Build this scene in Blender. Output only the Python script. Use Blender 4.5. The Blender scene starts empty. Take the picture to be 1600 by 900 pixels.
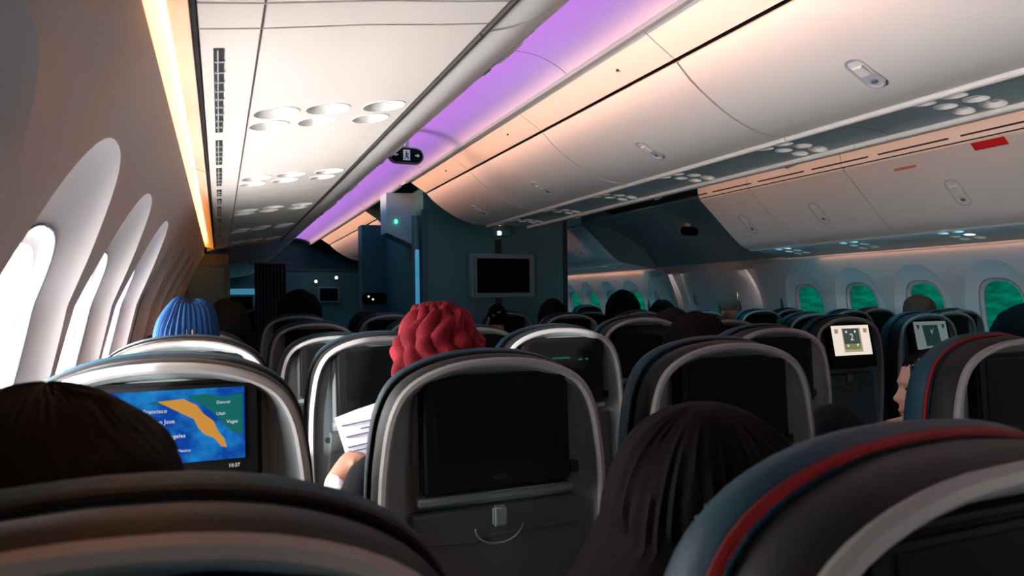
import bpy, bmesh, math, random
from mathutils import Vector, Matrix, noise
R = math.radians
random.seed(7)
C = bpy.context.scene.collection
H = 1.27                      # lens height above the cabin floor
XC = 2.36                     # centre line of the cabin (lens stands at x = 0)

# ------------------------------------------------------------------ camera
cam_d = bpy.data.cameras.new('camera'); cam = bpy.data.objects.new('camera', cam_d); C.objects.link(cam)
cam_d.sensor_width = 36; cam_d.lens = 36*1100/1600
cam_d.shift_y = 18.4/1600
cam_d.clip_start = 0.02
cam.matrix_world = Matrix.Translation((0, 0, H)) @ Matrix.Rotation(R(-22.56), 4, 'Z') @ Matrix.Rotation(R(90), 4, 'X') @ Matrix.Rotation(R(-0.7), 4, 'Z')
cam_d.dof.use_dof = True; cam_d.dof.focus_distance = 2.6; cam_d.dof.aperture_fstop = 9.0
bpy.context.scene.camera = cam

# ------------------------------------------------------------------ world, exposure
w = bpy.data.worlds.new('world'); bpy.context.scene.world = w; w.use_nodes = True
bg = w.node_tree.nodes['Background']; bg.inputs[0].default_value = (1.0, 0.925, 0.86, 1); bg.inputs[1].default_value = 68.0
vs = bpy.context.scene.view_settings
vs.view_transform = 'Standard'; vs.look = 'None'; vs.exposure = 0.0; vs.gamma = 1; vs.use_curve_mapping = False
try: bpy.context.scene.cycles.max_bounces = 8; bpy.context.scene.cycles.transparent_max_bounces = 8
except Exception: pass

# ------------------------------------------------------------------ lights
def area(name, loc, rot, sx, sy, power, col, portal=False, spread=180):
    l = bpy.data.lights.new(name, 'AREA'); l.shape = 'RECTANGLE'; l.size = sx; l.size_y = sy
    l.energy = power; l.color = col; l.spread = R(spread)
    if portal: l.cycles.is_portal = True
    o = bpy.data.objects.new(name, l); C.objects.link(o); o.location = loc; o.rotation_euler = rot
    o['kind'] = 'structure'
    return o
def aim(o, d):
    o.rotation_euler = Vector(d).to_track_quat('-Z', 'Y').to_euler()
def strip(name, x, z, y0, y1, d, width, power, col, spread=180):
    o = area(name, (x, (y0+y1)/2, H+z), (0, 0, 0), width, y1-y0, power, col, spread=spread)
    d = Vector(d).normalized(); yv = Vector((0, 1, 0)); zv = -d; xv = yv.cross(zv)
    m = Matrix((xv, yv, zv)).transposed().to_4x4(); m.translation = o.location; o.matrix_world = m
    return o
# daylight through the left windows is the world's; a portal over each row helps sampling
strip('light_window_portal', -0.34, -0.12, 0.8, 3.1, (1, 0, 0), 0.60, 1, (1, 1, 1)).data.cycles.is_portal = True
# low sun coming in through the three clear windows on the left
sd = bpy.data.lights.new('sun', 'SUN'); sd.energy = 24; sd.angle = R(2.0); sd.color = (1, 0.95, 0.90)
so = bpy.data.objects.new('sun', sd); C.objects.link(so); so.location = (-4, -2, 3); aim(so, (1.1, 0.72, -0.13)); so['kind'] = 'structure'
# cabin mood lighting: LED strips hidden in the coves on top of the bins; the blue ones are added fill
PUR = (0.66, 0.24, 0.98); PEA = (1.0, 0.46, 0.26); AMB = (1.0, 0.33, 0.05); CYA = (0.10, 0.62, 0.85)
strip('light_cove_purple', 0.962, 0.985, -1.5, 12.5, (1, 0, 0.36), 0.02, 17, PUR, 44)
strip('light_cove_peach', 0.955, 0.96, -1.5, 12.5, (1, 0, -0.03), 0.02, 19, PEA, 34)
strip('light_cove_peach', 2*XC-1.47, 0.985, -1.5, 5.0, (1, 0, -0.10), 0.02, 4, PEA, 80)
strip('fill_wall_blue', 4.36, 0.405, -1.5, 4.9, (1, 0, -0.75), 0.02, 7.5, CYA, 110)  # added cyan fill that tints the right wall blue
strip('fill_wall_blue', 4.36, 0.405, 7.1, 12.0, (1, 0, -0.75), 0.02, 4, CYA, 110)  # same added wall fill, forward cabin
strip('fill_aisle_blue', 3.32, 1.03, -1.5, 9.5, (0.27, 0, -1), 0.06, 60, CYA, 100)  # added cyan fill over the right aisle for teal shadows
strip('fill_aisle_blue', 1.22, 1.085, 2.6, 12.5, (0.15, 0, -1), 0.05, 14, CYA)  # added cyan fill over the left aisle
strip('light_sidewall_amber', -0.098, 0.336, -1.5, 4.9, (1, 0, 0.10), 0.012, 7.0, AMB)
strip('light_sidewall_amber', -0.060, 0.3515, -1.5, 4.9, (-0.75, 0, -0.6), 0.005, 11.0, AMB)  # extra strip added to wash the wall with amber glow
strip('light_sidewall_amber', 2*XC+0.098, 0.336, -1.5, 4.9, (-1, 0, 0.10), 0.012, 1.5, AMB)
strip('light_sidewall_amber', 2*XC+0.045, 0.345, -1.5, 4.6, (0.5, 0, -1), 0.012, 5.0, PEA)
strip('light_sidewall_amber', 2*XC+0.045, 0.344, 7.35, 12.5, (0.5, 0, -1), 0.012, 6.0, PEA)

# ------------------------------------------------------------------ materials
def mat(name, col, rough=0.5, metal=0, spec=0.5, bump=0, bscale=60, var=0, emis=None, es=0, coat=0):
    m = bpy.data.materials.new(name); m.use_nodes = True; nt = m.node_tree; b = nt.nodes['Principled BSDF']
    b.inputs['Base Color'].default_value = (*col, 1); b.inputs['Roughness'].default_value = rough
    b.inputs['Metallic'].default_value = metal; b.inputs['Specular IOR Level'].default_value = spec
    b.inputs['Coat Weight'].default_value = coat
    tc = nt.nodes.new('ShaderNodeTexCoord')
    if bump or var:
        n = nt.nodes.new('ShaderNodeTexNoise'); n.inputs['Scale'].default_value = bscale; n.inputs['Detail'].default_value = 3
        nt.links.new(tc.outputs['Object'], n.inputs['Vector'])
        if bump:
            bp = nt.nodes.new('ShaderNodeBump'); bp.inputs['Strength'].default_value = bump; bp.inputs['Distance'].default_value = 0.002
            nt.links.new(n.outputs['Fac'], bp.inputs['Height']); nt.links.new(bp.outputs['Normal'], b.inputs['Normal'])
        if var:
            n2 = nt.nodes.new('ShaderNodeTexNoise'); n2.inputs['Scale'].default_value = 4; nt.links.new(tc.outputs['Object'], n2.inputs['Vector'])
            mx = nt.nodes.new('ShaderNodeMix'); mx.data_type = 'RGBA'
            mx.inputs[6].default_value = (*[c*(1-var) for c in col], 1); mx.inputs[7].default_value = (*[min(1, c*(1+var)) for c in col], 1)
            nt.links.new(n2.outputs['Fac'], mx.inputs[0]); nt.links.new(mx.outputs[2], b.inputs['Base Color'])
    if emis:
        b.inputs['Emission Color'].default_value = (*emis, 1); b.inputs['Emission Strength'].default_value = es
    return m
M = {}
M['white'] = mat('ivory_panel_plastic', (0.66, 0.605, 0.555), 0.45, bump=0.05, bscale=300, var=0.02)
M['bin'] = mat('bin_door_plastic', (0.88, 0.85, 0.82), 0.40, bump=0.05, bscale=300, var=0.02)
M['wall'] = mat('sidewall_plastic', (0.38, 0.355, 0.355), 0.55, bump=0.08, bscale=250, var=0.03)
M['recess'] = mat('window_recess_plastic', (0.50, 0.485, 0.50), 0.5, bump=0.05, bscale=250)
M['psu'] = mat('service_panel_plastic', (0.28, 0.36, 0.38), 0.4, bump=0.04, bscale=250)
M['ceil'] = mat('ceiling_panel_plastic', (0.62, 0.60, 0.62), 0.6, bump=0.03, bscale=200)
M['valance'] = mat('matt_valance_plastic', (0.40, 0.35, 0.30), 0.6, bump=0.04, bscale=250)
M['gap'] = mat('dark_seam_rubber', (0.012, 0.010, 0.010), 0.7)
M['brown'] = mat('dark_brown_slot', (0.02, 0.010, 0.008), 0.7)
M['leather'] = mat('charcoal_blue_leather', (0.005, 0.027, 0.042), 0.58, spec=0.16, bump=0.35, bscale=220, var=0.15)
M['shell'] = mat('charcoal_seat_shell', (0.006, 0.0065, 0.007), 0.6, spec=0.15, bump=0.15, bscale=300)
M['rim'] = mat('light_grey_seat_trim', (0.145, 0.140, 0.137), 0.5, spec=0.22, bump=0.03, bscale=300)
M['inner'] = mat('grey_seat_back_plastic', (0.085, 0.098, 0.101), 0.55, spec=0.25, bump=0.12, bscale=350)
M['tray'] = mat('dark_grey_tray_plastic', (0.026, 0.029, 0.029), 0.5, spec=0.3, bump=0.12, bscale=350)
M['red'] = mat('red_piping', (0.11, 0.004, 0.004), 0.7, spec=0.15, bump=0.2, bscale=400)
M['bezel'] = mat('black_bezel_plastic', (0.003, 0.003, 0.0033), 0.65, spec=0.06)
M['off'] = mat('dark_display_glass', (0.002, 0.002, 0.0022), 0.65, spec=0.04)
M['metal'] = mat('seat_frame_metal', (0.35, 0.35, 0.36), 0.35, metal=0.9)
M['carpet'] = mat('navy_carpet', (0.02, 0.028, 0.05), 0.95, bump=0.6, bscale=500, var=0.2)
M['teal'] = mat('teal_laminate_wall', (0.032, 0.125, 0.14), 0.45, bump=0.05, bscale=120, var=0.05)
M['tealdark'] = mat('dark_teal_laminate', (0.012, 0.070, 0.095), 0.4, bump=0.05, bscale=120, var=0.05)
M['tvframe'] = mat('teal_grey_monitor_frame', (0.11, 0.19, 0.21), 0.4)
M['hull'] = mat('dark_hull_lining', (0.05, 0.05, 0.05), 0.8)
M['divider'] = mat('grey_divider_laminate', (0.045, 0.055, 0.062), 0.6, bump=0.05, bscale=100)
M['curtain'] = mat('charcoal_curtain_fabric', (0.045, 0.05, 0.055), 0.9, bump=0.3, bscale=300)
M['latch'] = mat('grey_latch_plastic', (0.52, 0.53, 0.58), 0.3)
M['cup'] = mat('pale_lamp_cup_plastic', (0.86, 0.84, 0.80), 0.35)
M['redsign'] = mat('red_sticker', (0.75, 0.02, 0.02), 0.5)
M['pinksign'] = mat('pale_red_sticker', (0.80, 0.25, 0.20), 0.5)
M['grn'] = mat('green_indicator', (0, 0.2, 0.1), 0.4, emis=(0.05, 1.0, 0.45), es=4)
M['lamp'] = mat('lit_white_lamp', (1, 1, 1), 0.4, emis=(1, 0.93, 0.80), es=14)
M['lampo'] = mat('lit_orange_lamp', (1, 0.4, 0.1), 0.4, emis=(1, 0.35, 0.08), es=1.6)
M['amberlens'] = mat('lit_amber_lens', (1, 0.5, 0.1), 0.4, emis=(1.0, 0.28, 0.02), es=0.4)
M['bluelens'] = mat('lit_blue_lens', (0.1, 0.4, 0.6), 0.4, emis=(0.06, 0.30, 0.45), es=0.55)
M['signgrey'] = mat('sign_grey_print', (0.25, 0.27, 0.32), 0.5, emis=(0.5, 0.55, 0.65), es=0.25)
M['skin'] = mat('skin', (0.40, 0.21, 0.15), 0.55, bump=0.1, bscale=200)
M['paper'] = mat('white_paper', (0.80, 0.82, 0.88), 0.7)
M['ink'] = mat('printed_ink', (0.10, 0.12, 0.25), 0.7)
M['hair'] = mat('black_hair', (0.002, 0.0016, 0.0015), 0.8, spec=0.06, bump=0.5, bscale=150)
M['hairb'] = mat('dark_brown_hair', (0.0028, 0.0018, 0.0014), 0.75, spec=0.04, bump=0.4, bscale=120)
M['hairt'] = mat('tan_brown_hair', (0.07, 0.03, 0.02), 0.7, spec=0.1, bump=0.4, bscale=120)
M['hood'] = mat('black_hood_fabric', (0.003, 0.003, 0.0032), 0.9, spec=0.05, bump=0.4, bscale=200)
M['hoodg'] = mat('grey_brown_hood_fabric', (0.010, 0.009, 0.008), 0.9, spec=0.05, bump=0.4, bscale=200)
M['redknit'] = mat('crimson_knit_wool', (0.095, 0.002, 0.006), 0.9, spec=0.15, bump=0.8, bscale=260, var=0.25)
M['blueknit'] = mat('royal_blue_knit_wool', (0.002, 0.021, 0.075), 0.9, spec=0.15, bump=0.7, bscale=260, var=0.2)
M['shirtd'] = mat('dark_clothing_cloth', (0.006, 0.007, 0.009), 0.9, spec=0.1, bump=0.4, bscale=250)
M['shirtw'] = mat('white_cuff_knit', (0.65, 0.66, 0.70), 0.9, bump=0.5, bscale=250)
M['shirtr'] = mat('red_jacket_cloth', (0.30, 0.012, 0.02), 0.9, bump=0.4, bscale=250)
M['trous'] = mat('dark_trouser_cloth', (0.015, 0.018, 0.03), 0.9, bump=0.3, bscale=250)
M['eye'] = mat('dark_eye', (0.02, 0.015, 0.012), 0.2)
M['lip'] = mat('lip_skin', (0.40, 0.13, 0.11), 0.45)
def emat(name, col, s):
    m = bpy.data.materials.new(name); m.use_nodes = True; nt = m.node_tree
    for n in list(nt.nodes): nt.nodes.remove(n)
    e = nt.nodes.new('ShaderNodeEmission'); e.inputs[0].default_value = (*col, 1); e.inputs[1].default_value = s
    o = nt.nodes.new('ShaderNodeOutputMaterial'); nt.links.new(e.outputs[0], o.inputs[0]); return m
M['e_white'] = emat('screen_white_print', (0.80, 0.85, 0.92), 0.85)
M['e_orange'] = emat('screen_orange_land', (0.72, 0.33, 0.06), 0.8)
M['e_green'] = emat('screen_green_land', (0.01, 0.14, 0.13), 0.9)
M['e_cream'] = emat('screen_cream', (0.95, 0.82, 0.70), 0.92)
M['e_slate'] = emat('screen_slate_card', (0.06, 0.075, 0.07), 0.9)
M['e_olive'] = emat('screen_olive_card', (0.20, 0.24, 0.07), 0.9)
M['e_beige'] = emat('screen_beige_edge', (0.42, 0.36, 0.26), 0.9)
M['e_brown'] = emat('screen_brown_icon', (0.40, 0.27, 0.18), 0.9)
M['e_dgrey'] = emat('screen_dim_grey', (0.16, 0.19, 0.19), 0.9)
M['e_dslate'] = emat('screen_dim_slate', (0.012, 0.035, 0.035), 0.9)
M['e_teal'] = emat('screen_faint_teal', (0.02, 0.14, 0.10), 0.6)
M['e_pink'] = emat('screen_pink_print', (0.8, 0.45, 0.5), 0.6)
def map_mat():
    m = bpy.data.materials.new('screen_blue_map'); m.use_nodes = True; nt = m.node_tree
    for n in list(nt.nodes): nt.nodes.remove(n)
    tc = nt.nodes.new('ShaderNodeTexCoord'); n = nt.nodes.new('ShaderNodeTexNoise'); n.inputs['Scale'].default_value = 22; n.inputs['Detail'].default_value = 4
    nt.links.new(tc.outputs['Object'], n.inputs['Vector'])
    r = nt.nodes.new('ShaderNodeValToRGB'); r.color_ramp.elements[0].position = 0.42; r.color_ramp.elements[0].color = (0.005, 0.06, 0.36, 1)
    r.color_ramp.elements[1].position = 0.66; r.color_ramp.elements[1].color = (0.02, 0.30, 0.72, 1)
    nt.links.new(n.outputs['Fac'], r.inputs[0])
    e = nt.nodes.new('ShaderNodeEmission'); nt.links.new(r.outputs[0], e.inputs[0]); e.inputs[1].default_value = 0.9
    o = nt.nodes.new('ShaderNodeOutputMaterial'); nt.links.new(e.outputs[0], o.inputs[0]); return m
M['e_map'] = map_mat()
def glass(name, tint, gl):
    m = bpy.data.materials.new(name); m.use_nodes = True; nt = m.node_tree
    for n in list(nt.nodes): nt.nodes.remove(n)
    t = nt.nodes.new('ShaderNodeBsdfTransparent'); t.inputs[0].default_value = (*tint, 1)
    if gl > 0.05:       # the dimmed panes are mottled, as the photograph shows
        tc = nt.nodes.new('ShaderNodeTexCoord'); n = nt.nodes.new('ShaderNodeTexNoise'); n.inputs['Scale'].default_value = 6
        mp = nt.nodes.new('ShaderNodeMapping'); mp.inputs['Scale'].default_value = (1, 1, 4)
        nt.links.new(tc.outputs['Object'], mp.inputs[0]); nt.links.new(mp.outputs[0], n.inputs['Vector'])
        r = nt.nodes.new('ShaderNodeValToRGB'); r.color_ramp.elements[0].position = 0.35; r.color_ramp.elements[1].position = 0.65
        r.color_ramp.elements[0].color = (*[c*0.65 for c in tint], 1); r.color_ramp.elements[1].color = (*tint, 1)
        nt.links.new(n.outputs['Fac'], r.inputs[0]); nt.links.new(r.outputs[0], t.inputs[0])
    g = nt.nodes.new('ShaderNodeBsdfGlossy'); g.inputs['Roughness'].default_value = 0.1
    x = nt.nodes.new('ShaderNodeMixShader'); x.inputs[0].default_value = 0.04
    nt.links.new(t.outputs[0], x.inputs[1]); nt.links.new(g.outputs[0], x.inputs[2])
    o = nt.nodes.new('ShaderNodeOutputMaterial'); nt.links.new(x.outputs[0], o.inputs[0]); return m
M['clear'] = glass('clear_window_pane', (0.95, 0.97, 1.0), 0.0)
M['tint'] = glass('dimmed_green_window_pane', (0.004, 0.056, 0.046), 0.1)
M['tint2'] = glass('dimmed_teal_window_pane', (0.012, 0.105, 0.125), 0.1)  # teal tint put in so these panes throw teal fill light

# ------------------------------------------------------------------ mesh helpers
def tag(o, label=None, cat=None, group=None, kind=None):
    if label: o['label'] = label
    if cat: o['category'] = cat
    if group: o['group'] = group
    if kind: o['kind'] = kind
    return o
TOP = []
def link(name, data, parent=None):
    o = bpy.data.objects.new(name, data); C.objects.link(o)
    if parent: o.parent = parent
    else: TOP.append(o)
    return o
def thing(name, loc, label, cat, group=None, rz=0):
    o = link(name, None); o.location = (loc[0], loc[1], loc[2]+H); o.rotation_euler = (0, 0, rz); o.empty_display_size = 0.1
    return tag(o, label, cat, group)
class MB:
    def __init__(s): s.bm = bmesh.new()
    def loft(s, loops, closed=True, cap0=False, cap1=False, sharp=()):
        vs = [[s.bm.verts.new(p) for p in l] for l in loops]; n = len(vs[0])
        for i in range(len(vs)-1):
            for j in range(n if closed else n-1):
                k = (j+1) % n
                try: s.bm.faces.new((vs[i][j], vs[i][k], vs[i+1][k], vs[i+1][j]))
                except ValueError: pass
        for i in sharp:
            for j in range(n if closed else n-1):
                e = s.bm.edges.get((vs[i][j], vs[i][(j+1) % n]))
                if e: e.smooth = False
        for c, l in ((cap0, vs[0]), (cap1, vs[-1])):
            if c:
                ctr = sum((v.co for v in l), Vector())/n; cv = s.bm.verts.new(ctr)
                for j in range(n): s.bm.faces.new((l[j], l[(j+1) % n], cv))
        return s
    def box(s, x0, x1, y0, y1, z0, z1, bev=0):
        r = bmesh.ops.create_cube(s.bm, size=1)
        for v in r['verts']: v.co = Vector(((x0+x1)/2+v.co.x*(x1-x0), (y0+y1)/2+v.co.y*(y1-y0), (z0+z1)/2+v.co.z*(z1-z0)))
        if bev:
            es = list({e for v in r['verts'] for e in v.link_edges})
            bmesh.ops.bevel(s.bm, geom=es, offset=bev, segments=3, affect='EDGES')
        return s
    def prof(s, pts, y0, y1, th=0.006, ny=1):
        """closed slab: profile (x,z) extruded along y, given thickness on its left-hand side"""
        n = len(pts); nor = []
        for i in range(n):
            a = Vector(pts[max(0, i-1)]); b = Vector(pts[min(n-1, i+1)]); d = (b-a).normalized(); nor.append(Vector((-d.y, d.x)))
        q = [(p[0]+m.x*th, p[1]+m.y*th) for p, m in zip(pts, nor)]
        loop = list(pts)+q[::-1]
        ls = [[(x, y0+(y1-y0)*k/ny, z) for x, z in loop] for k in range(ny+1)]
        s.loft(ls, True)
        for e, flip in ((0, 0), (1, 1)):
            Y = y1 if e else y0
            a = [s.bm.verts.new((x, Y, z)) for x, z in pts]; b = [s.bm.verts.new((x, Y, z)) for x, z in q]
            for i in range(n-1): s.bm.faces.new((a[i], a[i+1], b[i+1], b[i]))
        return s
    def cyl(s, p0, p1, r0, r1=None, n=16, cap=True):
        p0 = Vector(p0); p1 = Vector(p1); r1 = r0 if r1 is None else r1; d = (p1-p0).normalized()
        u = d.orthogonal().normalized(); v = d.cross(u)
        s.loft([[p+(u*math.cos(2*math.pi*k/n)+v*math.sin(2*math.pi*k/n))*r for k in range(n)] for p, r in ((p0, r0), (p1, r1))], True, cap, cap)
        return s
    def tube(s, pts, r, n=8, closed=False):
        pts = [Vector(p) for p in pts]; L = []
        for i, p in enumerate(pts):
            a = pts[i-1] if (i or closed) else pts[0]; b = pts[(i+1) % len(pts)] if (i < len(pts)-1 or closed) else pts[-1]
            d = (b-a).normalized(); u = d.cross(Vector((0, 1, 0.01))).normalized(); v = d.cross(u)
            L.append([p+(u*math.cos(2*math.pi*k/n)+v*math.sin(2*math.pi*k/n))*r for k in range(n)])
        if closed: L.append(L[0])
        s.loft(L, True, not closed, not closed); return s
    def ell(s, c, rx, ry, rz, nu=20, nv=12):
        c = Vector(c)
        L = [[c+Vector((rx*math.sin(math.pi*i/nv)*math.cos(2*math.pi*j/nu), ry*math.sin(math.pi*i/nv)*math.sin(2*math.pi*j/nu), rz*math.cos(math.pi*i/nv))) for j in range(nu)] for i in range(1, nv)]
        s.loft(L, True, True, True); return s
    def xf(s, m):
        bmesh.ops.transform(s.bm, matrix=m, verts=s.bm.verts); return s
    def mesh(s, name, m, smooth=True, merge=0):
        if merge: bmesh.ops.remove_doubles(s.bm, verts=s.bm.verts, dist=merge)
        bmesh.ops.recalc_face_normals(s.bm, faces=s.bm.faces)
        for e in s.bm.edges:
            if len(e.link_faces) == 2 and e.calc_face_angle(0) > R(38): e.smooth = False
        me = bpy.data.meshes.new(name); s.bm.to_mesh(me); s.bm.free()
        for p in me.polygons: p.use_smooth = smooth
        me.materials.append(m); return me
    def build(s, name, m, parent=None, smooth=True, merge=0):
        o = link(name, s.mesh(name, m, smooth, merge), parent)
        if not parent: o.location.z = H
        return o
def spline(pts, k=4):
    P = [Vector(p) for p in pts]; out = []
    for i in range(len(P)-1):
        a = P[max(i-1, 0)]; b = P[i]; c = P[i+1]; d = P[min(i+2, len(P)-1)]
        for j in range(k):
            t = j/k; out.append(0.5*((2*b)+(c-a)*t+(2*a-5*b+4*c-d)*t*t+(3*b-a-3*c+d)*t**3))
    out.append(P[-1]); return [tuple(p) for p in out]
def mir(pts): return [(2*XC-x, z) for x, z in pts]
def text_mesh(txt, size, depth=0.0003, align='CENTER'):
    cu = bpy.data.curves.new('t', 'FONT'); cu.body = txt; cu.size = size; cu.extrude = depth; cu.align_x = align; cu.align_y = 'CENTER'; cu.resolution_u = 2
    o = bpy.data.objects.new('t', cu); C.objects.link(o); bpy.context.view_layer.update()
    me = bpy.data.meshes.new_from_object(o.evaluated_get(bpy.context.evaluated_depsgraph_get()))
    bpy.data.objects.remove(o); return me
def struct(o): o['kind'] = 'structure'; return o

# ------------------------------------------------------------------ setting: floor, hull, end walls
YB, YF = -2.2, 13.0
b = MB(); b.box(-0.6, 2*XC+0.6, YB, YF, -H-0.03, -H); struct(b.build('floor', M['carpet'], smooth=False))
def wall_x(z):      # inner face of the left sidewall, x as a function of height
    T = [(-1.27, -.29), (-.62, -.30), (-.40, -.295), (-.15, -.272), (0, -.236), (.09, -.196), (.15, -.170), (.232, -.133), (.317, -.084), (.40, -.02)]
    if z <= T[0][0]: return T[0][1]
    for (a, p), (c, q) in zip(T, T[1:]):
        if z <= c: return p+(q-p)*(z-a)/(c-a)
    return T[-1][1]
hull = [(-.42, -1.27), (-.46, -.5), (-.42, .0), (-.30, .35), (0.0, .75), (.5, 1.1), (1.2, 1.4), (XC, 1.5)]
hl = hull[4:]
b = MB(); pts = spline(hl, 3); b.prof(pts+mir(pts)[::-1][1:], YB, YF, 0.02); struct(b.build('ceiling', M['hull'], smooth=False)).name = 'ceiling'
for side in (0, 1):
    b = MB()
    # hull skin closes everything the window bays leave open (below the sill panels and above the bins)
    p = [(-.30, -1.27), (-.305, -.62)]
    q = [(-.1145, .285), (-.165, .345), (-.18, .45), (0.0, .75)]
    for pr in (p, q):
        pr = mir(pr) if side else pr
        b.prof(pr, YB, YF, 0.02 if not side else -0.02)
    wl = b.build('wall_right' if side else 'wall_left', M['wall'], smooth=False); struct(wl)
    if side: WR = wl
    else: WL = wl
b = MB(); b.box(-.6, 2*XC+.6, YB-.03, YB, -1.27, 1.6); struct(b.build('wall_back', M['divider'], smooth=False))
b = MB(); b.box(-.6, 2*XC+.6, YF, YF+.03, -1.27, 1.6); struct(b.build('wall_front', M['tealdark'], smooth=False))

# window bays -----------------------------------------------------
def sup(cy, cz, a, bb, th, n, egg=0.0):
    c, s = math.cos(th), math.sin(th)
    r = (abs(c/a)**n+abs(s/bb)**n)**(-1/n)
    y = r*c; z = r*s
    if egg: y *= 1-egg*(z/bb)
    return cy+y, cz+z
ZT, ZB, NB = .330, -.62, 72
def bay(hw, side):
    cz = -.1375
    cor = [math.atan2(ZT-cz, hw), math.atan2(ZT-cz, -hw), math.atan2(ZB-cz, -hw), math.atan2(ZB-cz, hw)]
    th = [2*math.pi*k/NB-math.pi for k in range(NB)]
    for c in cor:
        i = min(range(NB), key=lambda i: abs(math.remainder(th[i]-c, 2*math.pi))); th[i] = c
    def P(y, z, dep):
        x = wall_x(z)
        s = 1 if side == 0 else -1
        X = x-dep
        return (X if side == 0 else 2*XC-X, y, z)
    L0 = []
    for t in th:
        c, s = math.cos(t), math.sin(t)
        k = min(hw/abs(c) if abs(c) > 1e-6 else 1e9, ((ZT-cz) if s > 0 else (cz-ZB))/abs(s) if abs(s) > 1e-6 else 1e9)
        L0.append((k*c, cz+k*s))
    rec = [sup(0, -.113, .243, .345, t, 2.5, .10) for t in th]
    rim = [sup(0, cz, .160, .250, t, 2.9) for t in th]
    gl = [sup(0, cz, .137, .2225, t, 2.9) for t in th]
    def mix(A, B, f): return [(a[0]+(b_[0]-a[0])*f, a[1]+(b_[1]-a[1])*f) for a, b_ in zip(A, B)]
    wal = [[P(y, z, 0) for y, z in mix(L0, rec, f)] for f in (0, .2, .4, .6, .8, 1)]
    bowl = [[P(y, z, d) for y, z in mix(rec, rim, f)] for f, d in ((0, 0), (.12, .008), (.35, .018), (.7, .027), (1, .032))]
    rev = [[P(y, z, d) for y, z in q] for q, d in ((rim, .032), (mix(rim, gl, .5), .044), (gl, .048), (gl, .066))]
    pane = [[P(y, z, .060) for y, z in gl]]
    b1 = MB(); b1.loft(wal, True); m1 = b1.mesh('sidewall_panel', M['wall'])
    b2 = MB(); b2.loft(bowl, True); m2 = b2.mesh('window_recess', M['recess'])
    b3 = MB(); b3.loft(rev, True, sharp=(0,)); m3 = b3.mesh('window_frame', M['recess'])
    def pm(m):
        b4 = MB(); b4.loft([pane[0], [tuple(Vector(p)*1+Vector((.004 if side else -.004, 0, 0))) for p in pane[0]]], True, True, True); return b4.mesh('window_pane', m)
    b5 = MB()
    b5.tube([P(y, z, .033) for y, z in mix(gl, rim, .92)], 0.0022, 6, True); m5 = b5.mesh('frame_gasket', M['divider'])
    return m1, m2, m3, pm, m5
wcount = 0
for side, W, hw, first, pitch, ks in ((0, WL, .265, 1.15, .53, [k for k in range(-5, 23)]), (1, WR, .2875, 3.2, .575, [k for k in range(-9, 17)])):
    m1, m2, m3, pm, m5 = bay(hw, side)
    pc = pm(M['clear']); pt = pm(M['tint']); pg = pm(M['tint2'])
    # gaps without windows around the exit doors
    for k in ks:
        y = first+pitch*k
        if (4.7 if side == 0 else 4.95) < y < 7.15: continue
        if y+hw > YF or y-hw < YB: continue
        wcount += 1
        o = link('sidewall_panel', m1, W); o.location = (0, y, 0)
        wn = link('window_%d' % wcount, None); wn.location = (0, y, H); struct(wn)
        o = link('window_recess', m2, wn)
        o = link('window_frame', m3, wn)
        o = link('frame_gasket', m5, wn)
        o = link('window_pane', (pc if .8 < y < 2.5 or y < -.8 else pg) if side == 0 else pt, wn)
    # blanks: below/around doors
b = MB()
b.prof([(wall_x(z), z) for z in (-.62, -.4, -.15, 0, .09, .15, .232, .317)], 4.595, 7.245, .02)
b.prof([(wall_x(z), z) for z in (-.62, -.4, -.15, 0, .09, .15, .232, .317)], 12.545, 13.0, .02)
b.prof([(wall_x(z), z) for z in (-.62, -.4, -.15, 0, .09, .15, .232, .317)], -2.2, -1.765, .02)
b.build('blank_panel', M['wall'], WL)
b = MB()
zz = (-.62, -.4, -.15, 0, .09, .15, .232, .317)
for ya, yb in ((4.925+.2875, 5.45), (6.92, 7.25), (12.4, 13.0), (-2.2, -1.9)):
    b.prof(mir([(wall_x(z), z) for z in zz]), ya, yb, -.02)
b.build('blank_panel', M['wall'], WR)

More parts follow.
